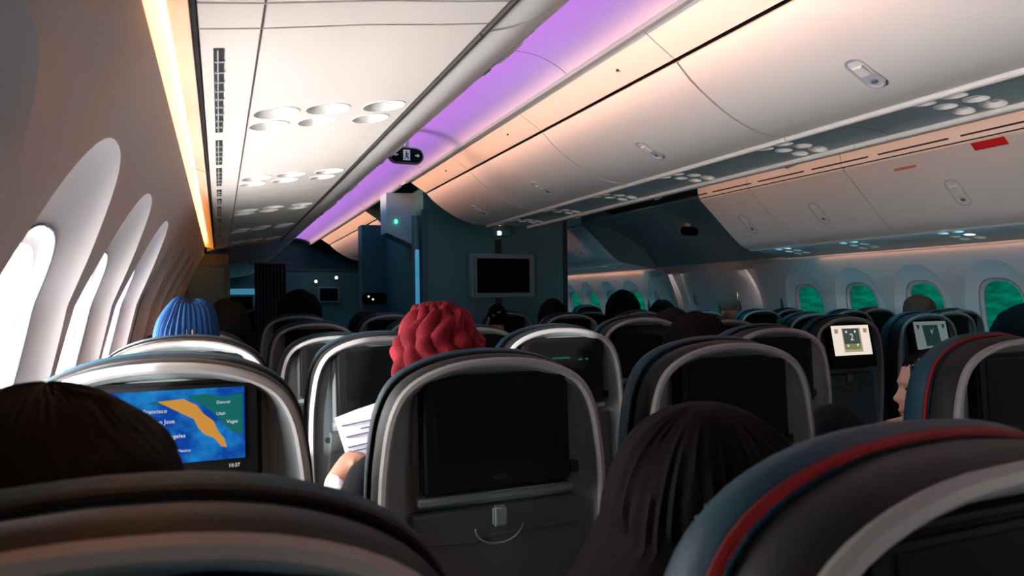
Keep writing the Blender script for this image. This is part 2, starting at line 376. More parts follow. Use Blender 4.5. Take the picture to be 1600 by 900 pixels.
# exit door on the right ------------------------------------------
def door(n, side, y0, y1):
    T = lambda pts: mir(pts) if side else pts
    sg = -1 if side else 1
    d = link('door_%d' % n, None); d.location = (0, 0, H); struct(d)
    z3 = (-1.2, -.7, -.45, -.2, 0, .1, .2, .32, .42)
    def dx(z): return min(wall_x(z), wall_x(.1) if z > .1 else 9)-.05+max(0, z-.1)*.55
    b = MB(); b.prof(T([(dx(z)-.05, z) for z in z3]+[(.12, .6), (.3, .72)]), y0, y1, .02*sg, 1); b.build('door_frame', M['wall'], d)
    # raised door lining with rounded top
    cy = (y0+y1)/2; hwid = (y1-y0)/2
    loops = []
    for (ins, dep) in ((0, -.045), (.012, -.02), (.05, 0.0), (.09, .01)):
        l = []
        for k in range(48):
            t = 2*math.pi*k/48
            y, z = sup(cy, -.12, hwid*.80-ins, .60-ins, t, 3.4)
            x = dx(z)+dep
            l.append((2*XC-x if side else x, y, z))
        loops.append(l)
    b = MB(); b.loft(loops, True, False, True); b.build('door_lining', M['wall'], d)
    # slide bustle, porthole and handle
    b = MB()
    l = []
    for ins, dep in ((0, 0), (.02, .09), (.06, .11)):
        l.append([((2*XC-1*(dx(z)+dep)) if side else dx(z)+dep, y, z) for y, z in [sup(cy, -.85, hwid*.7-ins, .33-ins, 2*math.pi*k/40, 4) for k in range(40)]])
    b.loft(l, True, False, True); b.build('slide_cover', M['recess'], d)
    b = MB(); xx = dx(.0)+.02
    X = 2*XC-xx if side else xx
    b.tube([(X, cy-.34, .13), (X+(.03*sg), cy-.34, .08), (X+(.03*sg), cy-.34, -.06), (X, cy-.34, -.11)], .011); b.build('assist_handle', M['metal'], d)
    b = MB(); b.tube([(X, cy+.36, .10), (X+.03*sg, cy+.38, .05), (X+.03*sg, cy+.38, -.04), (X, cy+.36, -.09)], .011); b.build('assist_handle', M['metal'], d)
    b = MB(); b.cyl((X-.03*sg, cy-.12, -.10), (X+.006*sg, cy-.12, -.10), .035, .03); b.build('lock_indicator', M['metal'], d)
    b = MB(); b.box(min(X-.02*sg, X+.012*sg), max(X-.02*sg, X+.012*sg), cy-.45, cy+.45, -.26, -.235, .004); b.build('lining_ledge', M['tealdark'], d)
door(1, 1, 5.45, 6.92)
for side in (0, 1):      # outer skin behind the door zone
    T_ = mir if side else (lambda p: p)
    b = MB(); b.prof(T_([(-.42, -1.27), (-.44, -.2), (-.40, .3), (-.2, .62)]), 5.22 if side else 4.75, 7.5, .02 if not side else -.02)
    for y_ in (5.22 if side else 4.75, 7.48): b.box(*(sorted(((2*XC+.44, 2*XC+.24) if side else (-.44, -.24)))), y_, y_+.02, -1.27, .5)
    b.build('outer_skin', M['hull'], WR if side else WL, smooth=False).location.z = 0

# ------------------------------------------------------------------ overhead structure
BD = spline([(.39, .417), (.455, .440), (.53, .492), (.66, .607), (.78, .716), (.86, .788), (.91, .832)], 3)     # outboard bin door
MD = spline([(2.147, .652), (2.03, .662), (1.90, .705), (1.78, .773), (1.69, .838), (1.627, .90)], 3)              # centre bin door
HD = spline([(.918, .848), (.93, .90), (.935, .965)], 3)        # header above outboard door
HM = spline([(1.614, .912), (1.545, .955), (1.478, 1.0)], 3)    # header above centre door
CE = spline([(.935, .975), (.955, 1.03), (1.03, 1.075), (1.15, 1.095), (1.30, 1.09), (1.40, 1.06), (1.46, 1.025), (1.478, 1.005)], 3)
def latch(parent, pts, fr, y, side, sc=1.0):
    i = int(fr*(len(pts)-1)); p = Vector(pts[i]); q = Vector(pts[i+1]); d = (q-p).normalized(); n = Vector((-d.y, d.x))
    if n.y > 0: n = -n
    def W(u, v, h):  # u along y, v along profile, h out of the surface
        return (p.x+d.x*v+n.x*h, y+u, p.y+d.y*v+n.y*h)
    a, L = .027*sc, .040*sc
    def pill(r, ext, h):
        o = []
        for k in range(13): t = math.pi*k/12; o.append(W(r*math.cos(t), ext+r*math.sin(t), h))
        for k in range(13): t = math.pi+math.pi*k/12; o.append(W(r*math.cos(t), -ext+r*math.sin(t), h))
        return o
    b = MB(); b.loft([pill(a+.003, L, -.002), pill(a+.002, L, .003), pill(a-.003, L, .003), pill(a-.006, L, -.001)], True, False, True)
    l = b.build('latch', M['latch'], parent)
    b = MB(); c0 = [W(x, z, .0035) for x, z in ((-a*.6, -L*.2), (a*.6, -L*.2), (a*.6, L*.9), (-a*.6, L*.9))]; c1 = [W(x, z, .009) for x, z in ((-a*.5, -L*.1), (a*.5, -L*.1), (a*.5, L*.8), (-a*.5, L*.8))]
    b.loft([c0, c1], True, True, True); b.build('latch_paddle', M['cup'], l)
    b = MB(); b.cyl(W(0, -L*.95, .001), W(0, -L*.95, .006), a*.35, a*.25, 10); b.build('latch_button', M['tvframe'], l)
ENDS = (4.95, 7.05, 5.76, 7.75)
M['endp'] = mat('teal_grey_end_cheek', (0.13, 0.20, 0.215), 0.5, bump=0.04, bscale=200)
def bins(segs, D, Hd, side, kind, sgn, labels, group):
    for (ya, yb), lab in zip(segs, labels):
        P = mir(D) if side else D; Q = mir(Hd) if side else Hd
        t = thing('overhead_bin', (0, 0, 0), lab, 'overhead bin', group)
        g = .006
        b = MB(); b.prof(P, ya+g, yb-g, sgn*.018); b.build('bin_door', M['bin'], t)
        b = MB(); b.prof(Q, ya+.003, yb-.003, sgn*.015); b.build('header_panel', M['bin'], t)
        # carcass behind the door closes the gap with dark rubber
        off = [(x, z) for x, z in P]
        n = len(off); pp = []
        for i in range(n):
            a = Vector(off[max(0, i-1)]); c = Vector(off[min(n-1, i+1)]); dd = (c-a).normalized(); pp.append((off[i][0]-dd.y*sgn*.020, off[i][1]+dd.x*sgn*.020))
        b = MB(); b.prof(pp, ya, yb, sgn*.03); b.build('door_seal', M['gap'], t)
        if ya in ENDS or yb in ENDS:      # a bin that ends a row has a closed cheek
            Y = ya if ya in ENDS else yb
            if kind == 'o': poly = list(D)+list(Hd)+[(.93, 1.05), (.55, .98), (.1, .72), (-.07, .45), (-.07, .335), (-.02, .352), (.12, .374)]
            else: poly = list(D)+list(Hd)+[(1.48, 1.12), (XC, 1.12), (XC, .66)]
            poly = mir(poly) if side else poly
            b = MB(); b.loft([[(x, Y-.006, z) for x, z in poly], [(x, Y+.006, z) for x, z in poly]], True)
            for Y2 in (Y-.006, Y+.006):
                f_ = b.bm.faces.new([b.bm.verts.new((x, Y2, z)) for x, z in poly])
            b.build('end_cheek', M['endp'], t, smooth=False)
        if kind == 'm' and not side and yb-ya > 1 and ya < 5:
            Pq = Vector(Q[len(Q)//2]); b = MB(); b.cyl((Pq.x+.004, ya+.30, Pq.y+.006), (Pq.x-.004, ya+.30, Pq.y-.006), .006, .005, 10); b.build('header_button', M['brown'], t)
        if yb-ya > .45: latch(t, P, .44 if kind == 'm' else .52, (ya+yb)/2, side, 1.15 if kind == 'm' else 1.6)
seg_o = [(-1.42, -.20), (-.20, 1.02), (1.02, 2.24), (2.24, 3.45), (3.45, 4.34), (4.34, 4.95)]
seg_m = [(-1.42, -.20), (-.20, 1.02), (1.02, 2.24), (2.24, 3.45), (3.45, 4.65), (4.65, 5.76)]
seg_f = [(7.05, 8.27), (8.27, 9.49), (9.49, 10.71), (10.71, 12.0)]
seg_fm = [(7.75, 8.97), (8.97, 10.19), (10.19, 11.41)]
bins(seg_o, BD, HD, 0, 'o', 1, ['closed ivory overhead bin above the left window seats, '+s for s in ('behind the lens', 'just above the lens', 'at the top edge of the picture', 'second ahead of the lens', 'third ahead of the lens', 'short last one before the exit door')], 'left outboard bins')
bins(seg_o, BD, HD, 1, 'o', -1, ['closed ivory overhead bin above the right windows, '+s for s in ('behind the lens', 'beside the lens', 'just outside the right picture edge', 'with the red sticker, at right picture edge', 'next to the stickered one', 'short last one before the exit door')], 'right outboard bins')
bins(seg_m, MD, HM, 0, 'm', -1, ['ivory overhead bin over the centre seats, near side, '+s for s in ('behind the lens', 'beside the lens', 'nearest, at upper right', 'second from the lens', 'third from the lens', 'joining the teal monitor wall')], 'centre bins on the near side')
bins(seg_m, MD, HM, 1, 'm', 1, ['overhead bin over the centre seats, far aisle side, bay %s' % s for s in ('behind the lens', 'beside the lens', 'nearest', 'second', 'third', 'last before the monitor wall')], 'centre bins on the far side')
bins(seg_f, BD, HD, 0, 'o', 1, ['overhead bin of the forward cabin, left side, '+s for s in ('first past the exit door', 'second', 'third', 'last')], 'forward left bins')
bins(seg_f, BD, HD, 1, 'o', -1, ['overhead bin of the forward cabin, right side, '+s for s in ('first past the exit door', 'second', 'third', 'last')], 'forward right bins')
bins(seg_fm, MD, HM, 0, 'm', -1, ['peach lit centre overhead bin of the forward cabin, '+s for s in ('first behind the teal wall', 'second', 'farthest')], 'forward centre bins')
bins(seg_fm, MD, HM, 1, 'm', 1, ['far side centre overhead bin of the forward cabin, '+s for s in ('first', 'second', 'farthest')], 'forward centre bins, far side')

# ceiling panels over the two aisles
for side in (0, 1):
    P = mir(CE) if side else CE
    for i, (ya, yb) in enumerate([(-2.2, -.2), (-.2, 1.62), (1.62, 2.85), (2.85, 5.3), (5.3, 7.7), (7.7, 10.2), (10.2, 13.0)]):
        b = MB(); b.prof(P, ya+.003, yb-.003, .012*(1 if not side else -1), 1)
        struct(b.build('ceiling', M['ceil']))
for side in (0, 1):
    P = spline([(.90, .86), (.55, .80), (.30, .69), (.10, .57), (-.06, .36)], 3); P = mir(P) if side else P
    b = MB(); b.prof(P, 4.96, 7.04, .02*(-1 if not side else 1)); struct(b.build('ceiling', M['tvframe']))
# ledge trim that hides the purple strip
k = 0
for side in (0, 1):
    for ya, yb in ((-2.2, 5.8), (6.0, 7.72), (7.75, 12.9)):
        k += 1
        b = MB(); p = [(1.470, .992), (1.455, .996), (1.450, 1.004), (1.456, 1.010)]
        b.prof(mir(p) if side else p, ya, yb, .004); struct(b.build('trim_%d' % k, M['psu']))
# bright bottom rails of the bins
def rail(segs, pts, side, mat_, r=.010):
    global k
    for ya, yb in segs:
        k += 1
        x, z = pts
        x = 2*XC-x if side else x
        b = MB(); b.cyl((x, ya+.002, z), (x, yb-.002, z), r, n=12); struct(b.build('trim_%d' % k, mat_))
rail([(-1.4, 1.02), (1.02, 2.24), (2.24, 3.45), (3.45, 4.95)], (.372, .4155), 1, M['bin'], .011)
rail([(a, c) for a, c in seg_m]+seg_fm, (2.165, .648), 0, M['bin'], .013)
rail([(a, c) for a, c in seg_m], (2.165, .648), 1, M['bin'], .013)
rail([(7.05, 12.0)], (.372, .4155), 1, M['bin'], .011)
rail([(-1.4, 1.02), (1.02, 2.24), (2.24, 3.45), (3.45, 4.95)], (.381, .412), 0, M['gap'], .004)

# service panels under the bins --------------------------------------
PO = [(-.020, .352), (.05, .362), (.12, .374), (.20, .388), (.30, .402), (.376, .414)]
PM = [(2.178, .655), (2.25, .668), (2.36, .672), (2.47, .668), (2.542, .655)]
HOLES = []
def cups(parent, spots, frame, rad, m, big=None, lit=()):
    for i, (u, y) in enumerate(spots):
        P, N = frame(u)
        r = rad*(1.0 if i % 2 == 0 else .92)
        b = MB()
        uu = Vector((0, 1, 0)); vv = N.cross(uu).normalized(); HOLES.append((P, N, y, r*.995))
        def ring(rr, h, sh=0): return [Vector((P.x, y, P.z))+uu*(rr*math.cos(2*math.pi*q/20))+vv*(rr*math.sin(2*math.pi*q/20)+sh)+N*h for q in range(20)]
        # shallow dish with a raised lip and a small swivelling nozzle inside
        b.loft([ring(r+.003, -.002), ring(r+.0025, .0012), ring(r, .0012), ring(r*.93, -.008), ring(r*.70, -.017), ring(r*.42, -.021)], True, False, True)
        o = b.build('reading_light' if i % 2 == 0 else 'air_nozzle', m, parent)
        b = MB(); b.loft([ring(r*.36, -.021), ring(r*.33, -.010), ring(r*.2, -.009)], True, True, True)
        b.build('lamp_lens' if i % 2 == 0 else 'nozzle_tip', M['lamp'] if i in lit else M['latch'], o)
def frame_of(pts):
    def f(u):
        s = u*(len(pts)-1); i = min(int(s), len(pts)-2); a = Vector((pts[i][0], 0, pts[i][1])); c = Vector((pts[i+1][0], 0, pts[i+1][1]))
        d = (c-a).normalized(); n = Vector((d.z, 0, -d.x))
        if n.z > 0: n = -n
        return a.lerp(c, s-i), n
    return f
def psu_row(pts, segs, side, m, name_lab, group, spots_of, rad, cupm, litset=(), vents=False):
    P = mir(pts) if side else pts
    sg = (-1 if side else 1)
    for i, (ya, yb) in enumerate(segs):
        lab = name_lab % ORD[i]
        t = thing('service_panel', (0, 0, 0), lab, 'service panel', group)
        b = MB(); b.prof(P, ya+.0025, yb-.0025, .012*sg); shell = b.build('panel_shell', m, t, smooth=False, merge=1e-5)
        f = frame_of(P); HOLES.clear()
        cy = spots_of(ya, yb)
        for cy in ([] if cy is None else cy if isinstance(cy, list) else [cy]):
            cups(t, [(.36, cy-.052), (.34, cy+.052), (.61, cy-.052), (.59, cy+.052), (.85, cy-.052), (.83, cy+.052)] if rad > .028 else [(.30, cy-.045), (.27, cy+.045), (.52, cy-.045), (.50, cy+.045), (.76, cy-.045), (.74, cy+.045)], f, rad, cupm, lit=litset.get(i, ()) if isinstance(litset, dict) else ())
            # a thin recessed seam frames the lamp field

        if HOLES:
            cb = MB()
            for P_, N_, y_, r_ in HOLES:
                c_ = Vector((P_.x, y_, P_.z)); cb.cyl(c_-N_*.05, c_+N_*.05, r_, n=20)
            cm = cb.mesh('cut', m); co = bpy.data.objects.new('cut', cm); C.objects.link(co); co.location.z = H; shell_loc = shell
            md = shell.modifiers.new('b', 'BOOLEAN'); md.operation = 'DIFFERENCE'; md.object = co; md.solver = 'EXACT'
            bpy.context.view_layer.update(); nm = bpy.data.meshes.new_from_object(shell.evaluated_get(bpy.context.evaluated_depsgraph_get()))
            shell.modifiers.clear(); shell.data = nm; bpy.data.objects.remove(co)
            for p_ in nm.polygons: p_.use_smooth = False
        if vents:
            fs_, ns_ = f(.215)
            b = MB(); b.tube([(fs_.x+ns_.x*.0004, ya+.004, fs_.z+ns_.z*.0004), (fs_.x+ns_.x*.0004, yb-.004, fs_.z+ns_.z*.0004)], .0013, 6); b.build('panel_seam', M['brown'], t)
            if i == 0:      # deep oxygen-mask pocket at the top edge of the picture
                b = MB()
                for px_, mm in ((0, 0),):
                    b.loft([[(.000, .62, .3535), (.034, .62, .3585), (.034, .80, .3585), (.018, .86, .3562), (.000, .86, .3535)], [(.000, .62, .349), (.034, .62, .354), (.034, .80, .354), (.018, .86, .3515), (.000, .86, .349)]], True, True, True)
                b.build('mask_pocket', M['gap'], t, smooth=False)
            fv = f(.065)
            for va, vb in vents_of(ya, yb):
                P0, N0 = fv; d = Vector((1, 0, .15)).normalized()*(1 if not side else -1); d = N0.cross(Vector((0, 1, 0))).normalized()
                def Q(u, y, h): return Vector((P0.x, y, P0.z))+d*u+N0*h
                b = MB(); b.loft([[Q(-.007, va, .0012), Q(.007, va, .0012), Q(.007, vb, .0012), Q(-.007, vb, .0012)], [Q(-.007, va, -.004), Q(.007, va, -.004), Q(.007, vb, -.004), Q(-.007, vb, -.004)]], True, True, True)
                vo = b.build('air_slot', M['gap'], t)
                n = max(3, int((vb-va)/.05))
                for q in range(1, n):
                    y = va+(vb-va)*q/n
                    b = MB(); a0 = [Q(-.006, y-.003, .001), Q(.008, y-.003, .001), Q(.008, y+.003, .001), Q(-.006, y+.003, .001)]; a1 = [p+N0*.0025 for p in a0]
                    b.loft([a0, a1], True, True, True); b.build('slot_bar', M['psu'], vo)
                b = MB(); b.tube([tuple(Q(-.001, va+.003, .002)), tuple(Q(-.001, vb-.003, .002))], .0011, 6); b.build('slot_divider', M['psu'], vo)
ORD = ['nearest', 'second', 'third', 'fourth', 'fifth', 'sixth', 'seventh', 'eighth', 'ninth', 'tenth']
def vents_of(a, c):
    return [(max(a+.04, v0), min(c-.03, v1)) for v0, v1 in ((-.6, -.1), (.1, .86), (1.06, 1.58), (1.66, 1.95), (2.0, 2.30), (2.38, 2.72), (2.8, 3.1), (3.2, 3.5), (3.62, 3.9), (4.0, 4.6)) if max(a+.04, v0) < min(c-.03, v1)-.05]
segs_l = [(-1.4, .90), (.90, .985), (.985, 2.55), (2.55, 4.95)]
psu_row(PO, segs_l, 0, M['white'], 'ivory service panel under the left bins, %s ahead', 'left service panels',
        lambda a, c: {(.985, 2.55): [1.50, 2.28], (2.55, 4.95): [3.07, 3.86, 4.62]}.get((a, c)), .043, M['cup'], vents=True)
segs_r = [(-1.4, .9), (.9, 2.0), (2.0, 2.77), (2.77, 3.56), (3.56, 4.35), (4.35, 4.95)]
psu_row(PO, segs_r, 1, M['psu'], 'grey teal service panel under the right bins with pale lamp cups, %s along', 'right service panels',
        lambda a, c: None if c < 1 else {(.9, 2.0): 1.6, (2.0, 2.77): 2.38, (2.77, 3.56): 3.14, (3.56, 4.35): 3.95, (4.35, 4.95): 4.62}[(a, c)], .034, M['cup'], litset={3: (2,)})
segs_c = [(-1.4, .5), (.5, 1.28), (1.28, 2.06), (2.06, 2.84), (2.84, 3.62), (3.62, 4.40), (4.40, 5.18), (5.18, 5.76)]
psu_row(PM, segs_c, 0, M['psu'], 'grey teal service panel below the centre bins with pale lamp cups, %s along', 'centre service panels',
        lambda a, c: None if a < 0 else (a+c)/2, .040, M['cup'])
psu_row(PO, [(7.05, 9.5), (9.5, 12.0)], 0, M['white'], 'ivory service panel of the forward cabin, left side, %s', 'forward service panels', lambda a, c: None, .02, M['cup'])
psu_row(PO, [(7.05, 9.5), (9.5, 12.0)], 1, M['psu'], 'grey service panel of the forward cabin, right side, %s', 'forward service panels right', lambda a, c: (a+c)/2-.6, .024, M['cup'])

# light valances along both sidewalls: pale strip, dark gap, amber lens
for side in (0, 1):
    for ya, yb in ((-1.5, 2.02), (2.03, 4.9), (7.0, 12.5)):
        k += 1
        T = (lambda p: mir(p)) if side else (lambda p: p)
        sg = -1 if side else 1
        b = MB(); b.prof(T([(-.130, .366), (-.085, .362), (-.052, .354), (-.030, .347)]), ya, yb, .004*sg); v = struct(b.build('trim_%d' % k, M['valance']))
        b = MB(); b.prof(T([(-.0295, .350), (-.0225, .352)]), ya, yb, .004*sg); b.build('valance_gap', M['gap'], v)

# dashed slots and seams on the right header, stickers ----------------
def on_profile(pts, u):
    s = u*(len(pts)-1); i = min(int(s), len(pts)-2); a = Vector((pts[i][0], 0, pts[i][1])); c = Vector((pts[i+1][0], 0, pts[i+1][1]))
    d = (c-a).normalized(); n = Vector((d.z, 0, -d.x))
    return a.lerp(c, s-i), d, n
HR = mir(HD)
y = -1.0
sl = thing('header_air_grille', (0, 0, 0), 'row of long dark slots above the right bin doors', 'air grille')
while y < 5.0:
    p, d, n = on_profile(HR, .30)
    if n.x > 0: n = -n
    b = MB(); q = [Vector((p.x, yy, p.z))+d*v+n*.001 for yy, v in ((y, -.005), (y+.46, -.005), (y+.46, .005), (y, .005))]
    b.loft([q, [v-n*.004 for v in q]], True, True, True); b.build('air_slot', M['brown'], sl); y += .53
def sticker(name, pts, u, y0, y1, v0, v1, m, label, txt=None):
    p, d, n = on_profile(pts, u)
    if n.x > 0: n = -n
    if d.z < 0: d = -d
    t = thing(name, (p.x, y0, p.z), label, 'sticker')
    q = [Vector((0, yy-y0, 0))+d*v+n*.0015 for yy, v in ((y0, v0), (y1, v0), (y1, v1), (y0, v1))]
    b = MB(); b.loft([q, [v-n*.0012 for v in q]], True, True, True); b.build('sticker_sheet', m, t)
    return t, d, n
DR = mir(BD)
sticker('warning_sticker', DR, .90, 2.42, 2.60, -.028, .028, M['redsign'], 'bright red sticker on the bin door at the right picture edge')
sticker('notice_sticker', DR, .80, 2.97, 3.12, -.010, .010, M['pinksign'], 'pale red sticker above the latch of a right bin')
sticker('notice_sticker', DR, .90, 2.24, 2.37, -.022, .022, M['cup'], 'pale sticker beside the bright red one, cut by the picture edge')

# lavatory sign pill hanging below the aisle ceiling -------------------
def pill_pts(w, h, y, n=14):
    o = []
    for q in range(n+1): t = -math.pi/2+math.pi*q/n; o.append((w/2-h/2+h/2*math.cos(t), y, h/2*math.sin(t)))
    for q in range(n+1): t = math.pi/2+math.pi*q/n; o.append((-w/2+h/2+h/2*math.cos(t), y, h/2*math.sin(t)))
    return o
def pill_sign(loc, label, w=.17, h=.075, marks=True):
    t = thing('lavatory_sign', loc, label, 'sign')
    b = MB(); b.loft([pill_pts(w+.012, h+.012, .03), pill_pts(w+.014, h+.014, .0), pill_pts(w, h, -.006)], True, True, True); b.build('sign_housing', M['rim'], t)
    b = MB(); b.loft([pill_pts(w-.002, h-.002, -.004), pill_pts(w-.008, h-.008, -.010)], True, True, True); b.build('sign_face', M['bezel'], t)
    b = MB(); b.box(-.02, .02, .0, .05, h/2, h/2+.10); b.build('sign_bracket', M['ceil'], t)
    if marks:
        for s in (-1, 1):
            b = MB(); x = s*w*.34
            for tri in (((x-s*.002, -.004), (x-s*.018, -.004), (x-s*.018, .004), (x-s*.002, .004)),):
                b.loft([[(a, -.0105, c) for a, c in tri], [(a, -.012, c) for a, c in tri]], True, True, True)
            tri = [(x+s*.012, 0), (x-s*.002, .012), (x-s*.002, -.012)]
            b.loft([[(a, -.0105, c) for a, c in tri], [(a, -.012, c) for a, c in tri]], True, True, True); b.build('arrow', M['signgrey'], t, smooth=False)
        b = MB(); b.box(-.022, .022, -.012, -.0105, -.033, .033); b.build('pictogram_field', M['signgrey'], t, smooth=False)
        b = MB()
        b.ell((-.004, -.0125, .02), .005, .001, .005, 10, 6)
        for p in (((-.008, .013), (.002, .013), (.004, -.006), (-.004, -.010)), ((-.004, -.006), (.006, -.006), (.014, -.024), (.009, -.026)), ((-.005, -.004), (-.001, -.006), (-.011, -.026), (-.015, -.024)), ((.0, .012), (.012, .002), (.013, .006), (.003, .016))):
            b.loft([[(a, -.0122, c) for a, c in p], [(a, -.0135, c) for a, c in p]], True, True, True)
        b.build('figure', M['bezel'], t, smooth=False)
    return t
pill_sign((1.105, 4.38, .925), 'black pill shaped lavatory sign with two arrows, below the purple ceiling', .215, .092)
pill_sign((4.33, 5.8, .660), 'dark oval sign on the ceiling beside the right exit door', .22, .085, False)

# ------------------------------------------------------------------ monitor wall and other monuments
t = thing('monument_wall', (XC, 6.0, 0), 'tall teal galley wall carrying a dark monitor, behind the centre seats', 'wall')
b = MB(); b.box(-.70, .70, 0, 1.5, -H, 1.15); b.build('wall_box', M['teal'], t, smooth=False)
b = MB(); b.box(.665, .705, -.012, .02, -H, 1.0); b.build('corner_post', M['gap'], t, smooth=False)
b = MB(); b.box(-.72, -.665, -.012, .04, -H, .80); b.build('corner_post', M['tealdark'], t, smooth=False)
b = MB(); b.box(-.03, .03, -.008, .0, -H, .55); b.build('cable_cover', M['gap'], t, smooth=False)
mon = thing('wall_monitor', (XC+.02, 5.95, 0), 'dark wall monitor in a teal grey frame on the galley wall', 'monitor')
b = MB(); b.box(-.315, .315, -.03, .05, .02, .42, .012); b.build('monitor_frame', M['tvframe'], mon)
b = MB(); b.box(-.255, .255, -.037, -.028, .065, .375, .003); b.build('display', M['off'], mon)
b = MB(); b.box(-.29, -.275, -.034, -.028, .05, .40); b.build('frame_edge', M['rim'], mon)
lm = thing('wall_lamp', (XC-.02, 5.93, .62), 'small lit lamp box high on the galley wall above the monitor', 'lamp')
b = MB(); b.box(-.03, .11, -.03, .07, -.045, .045, .008); b.build('lamp_housing', M['teal'], lm)
b = MB(); b.box(-.022, .012, -.036, -.029, -.035, -.002, .004); b.build('lamp_lens', M['lamp'], lm)
b = MB(); b.box(-.01, .012, -.034, -.02, .05, .085, .004); b.build('indicator', M['lampo'], lm)
# curved blue-lit column beside the wall
t = thing('corner_column', (1.60, 6.04, 0), 'narrow blue lit column at the left corner of the galley wall', 'column')
b = MB(); b.cyl((0, 0, -H), (0, 0, .75), .035, n=24); b.build('column_shaft', M['teal'], t)
b = MB(); b.box(-.018, .018, -.045, -.033, -.6, .45, .006); b.build('light_lens', M['bluelens'], t)
# recessed panel above
t = thing('monument_shoulder', (1.50, 6.3, 0), 'pale blue fairing between the galley wall and the aisle ceiling', 'panel')
b = MB(); b.loft([[(-.10, 0, .98), (.16, -.04, .98), (.16, -.04, .50), (-.10, 0, .62)], [(-.10, .25, .98), (.16, .25, .98), (.16, .25, .50), (-.10, .25, .62)]], True, True, True); b.build('fairing', M['psu'], t, smooth=False)
b = MB(); b.ell((-.02, -.03, .72), .014, .01, .02, 12, 8); b.build('indicator', M['grn'], t)
# freestanding lavatory wall seen left of it
t = thing('lavatory_wall', (0, 7.5, 0), 'dark teal lavatory wall panel left of the galley wall', 'wall')
b = MB(); b.box(1.40, 2.02, 0, .22, -H, .815); b.build('wall_box', M['tealdark'], t, smooth=False)
b = MB(); b.box(1.93, 1.945, -.01, 0, -H, .35); b.build('edge_strip', M['rim'], t, smooth=False)
b = MB(); b.box(1.385, 1.40, -.012, .02, -.55, .13); b.build('edge_strip', M['rim'], t, smooth=False)
b = MB(); b.box(1.97, 2.03, -.015, 0, -H, .815); b.build('corner_post', M['gap'], t, smooth=False)
hs = thing('wall_handset', (1.52, 7.46, .035), 'dark handset panel with two small lit keys on the lavatory wall', 'handset')
b = MB(); b.loft([pill_pts(.26, .12, .04), pill_pts(.26, .12, 0), pill_pts(.24, .10, -.01)], True, True, True); b.build('panel_body', M['bezel'], hs)
for x, z in ((-.065, .018), (-.02, -.012)):
    b = MB(); b.ell((x, -.014, z), .011, .004, .013, 10, 6); b.build('lit_key', M['e_white'], hs)
# grey divider by the left windows and the pleated curtain
t = thing('cabin_divider', (0, 5.0, 0), 'grey divider panel ahead of the left window seats', 'divider')
b = MB(); b.box(-.215, .065, 0, .04, -H, .325, .006); b.build('divider_panel', M['divider'], t)
b = MB(); b.box(-.19, .045, -.008, .002, -.9, .25, .01); b.build('divider_inset', M['tealdark'], t)
t = thing('pleated_curtain', (.44, 6.9, 0), 'dark pleated curtain hanging in the far left aisle', 'curtain')
b = MB(); ls = []
for z in (-1.27, -.4, .0, .36):
    ls.append([(-.14+.28*q/60, .018*math.sin(q*.95)*(1.1-.3*z), z) for q in range(61)]+[(.14-.28*q/60, .018*math.sin((60-q)*.95)*(1.1-.3*z)+.006, z) for q in range(61)])
b.loft(ls, True); b.build('pleats', M['curtain'], t)
b = MB(); b.cyl((-.2, 0, .37), (.2, 0, .37), .012); b.build('curtain_rail', M['metal'], t)
# forward cabin bits
def small_lamp(x, y, z, m, label, r=.03):
    t = thing('cabin_lamp', (x, y, z), label, 'lamp')
    b = MB(); b.cyl((0, .03, 0), (0, 0, 0), r*1.5, r*1.5, 16); b.build('lamp_base', M['divider'], t)
    b = MB(); b.ell((0, -.005, 0), r, r*.5, r, 12, 8); b.build('lamp_lens', m, t)
small_lamp(.62, 11.54, .36, M['lampo'], 'small orange lamp glowing at the far end of the left aisle', .05)
small_lamp(1.42, 11.54, .33, M['lamp'], 'small white lamp at the far end, left one of a pair', .018)
small_lamp(1.74, 11.54, .39, M['lamp'], 'small white lamp at the far end, right one of a pair', .020)
for x, z, w_, lab in ((1.62, .12, .34, 'dark monitor on the far end wall, left of the lavatory wall'), (.30, .0, .40, 'dark monitor in a pale frame at the far left of the forward cabin')):
    t = thing('far_monitor', (x, 11.54, z), lab, 'monitor')
    b = MB(); b.box(-w_/2, w_/2, 0, .05, -.13, .13, .01); b.build('monitor_frame', M['tvframe'], t)
    b = MB(); b.box(-w_/2+.03, w_/2-.03, -.006, .002, -.10, .10); b.build('display', M['off'], t)
t = thing('far_partition', (0, 11.6, 0), 'teal partition across the far end of the forward cabin', 'partition')
b = MB(); b.box(-.2, 2.6, 0, .05, -H, .50, .006); b.build('partition_panel', M['teal'], t)
b = MB(); b.box(-.1, .75, -.03, -.0, -.05, .22, .01); b.build('partition_screen', M['bluelens'], t)
b = MB(); b.box(-.2, 2.6, -.03, .0, .50, .53, .006); b.build('partition_cap', M['divider'], t)

# ------------------------------------------------------------------ seats
ZR = H-.104           # top of the trim arch above the floor
HALF = [(0, 0), (.045, -.002), (.09, -.009), (.13, -.022), (.16, -.039), (.18, -.060), (.194, -.088), (.203, -.12), (.209, -.16), (.2135, -.20), (.216, -.26), (.216, -.32), (.213, -.40), (.205, -.50), (.19, -.58), (.16, -.635), (.10, -.665), (0, -.67)]
_h = spline(HALF, 2)
OUT = [(x, z) for x, z in _h]+[(-x, z) for x, z in _h[-2:0:-1]]
def offs(P, d):
    n = len(P); o = []
    for i in range(n):
        a = Vector(P[i-1]); c = Vector(P[(i+1) % n]); t = (c-a).normalized(); m = Vector((t.y, -t.x))
        o.append((P[i][0]+m.x*d, P[i][1]+m.y*d))   # positive d = inwards for this winding
    return o
def lp(P, y, sc=1.0, zc=-.3, dz=0): return [(x*sc, y, ZR+zc+(z-zc)*sc+dz) for x, z in P]
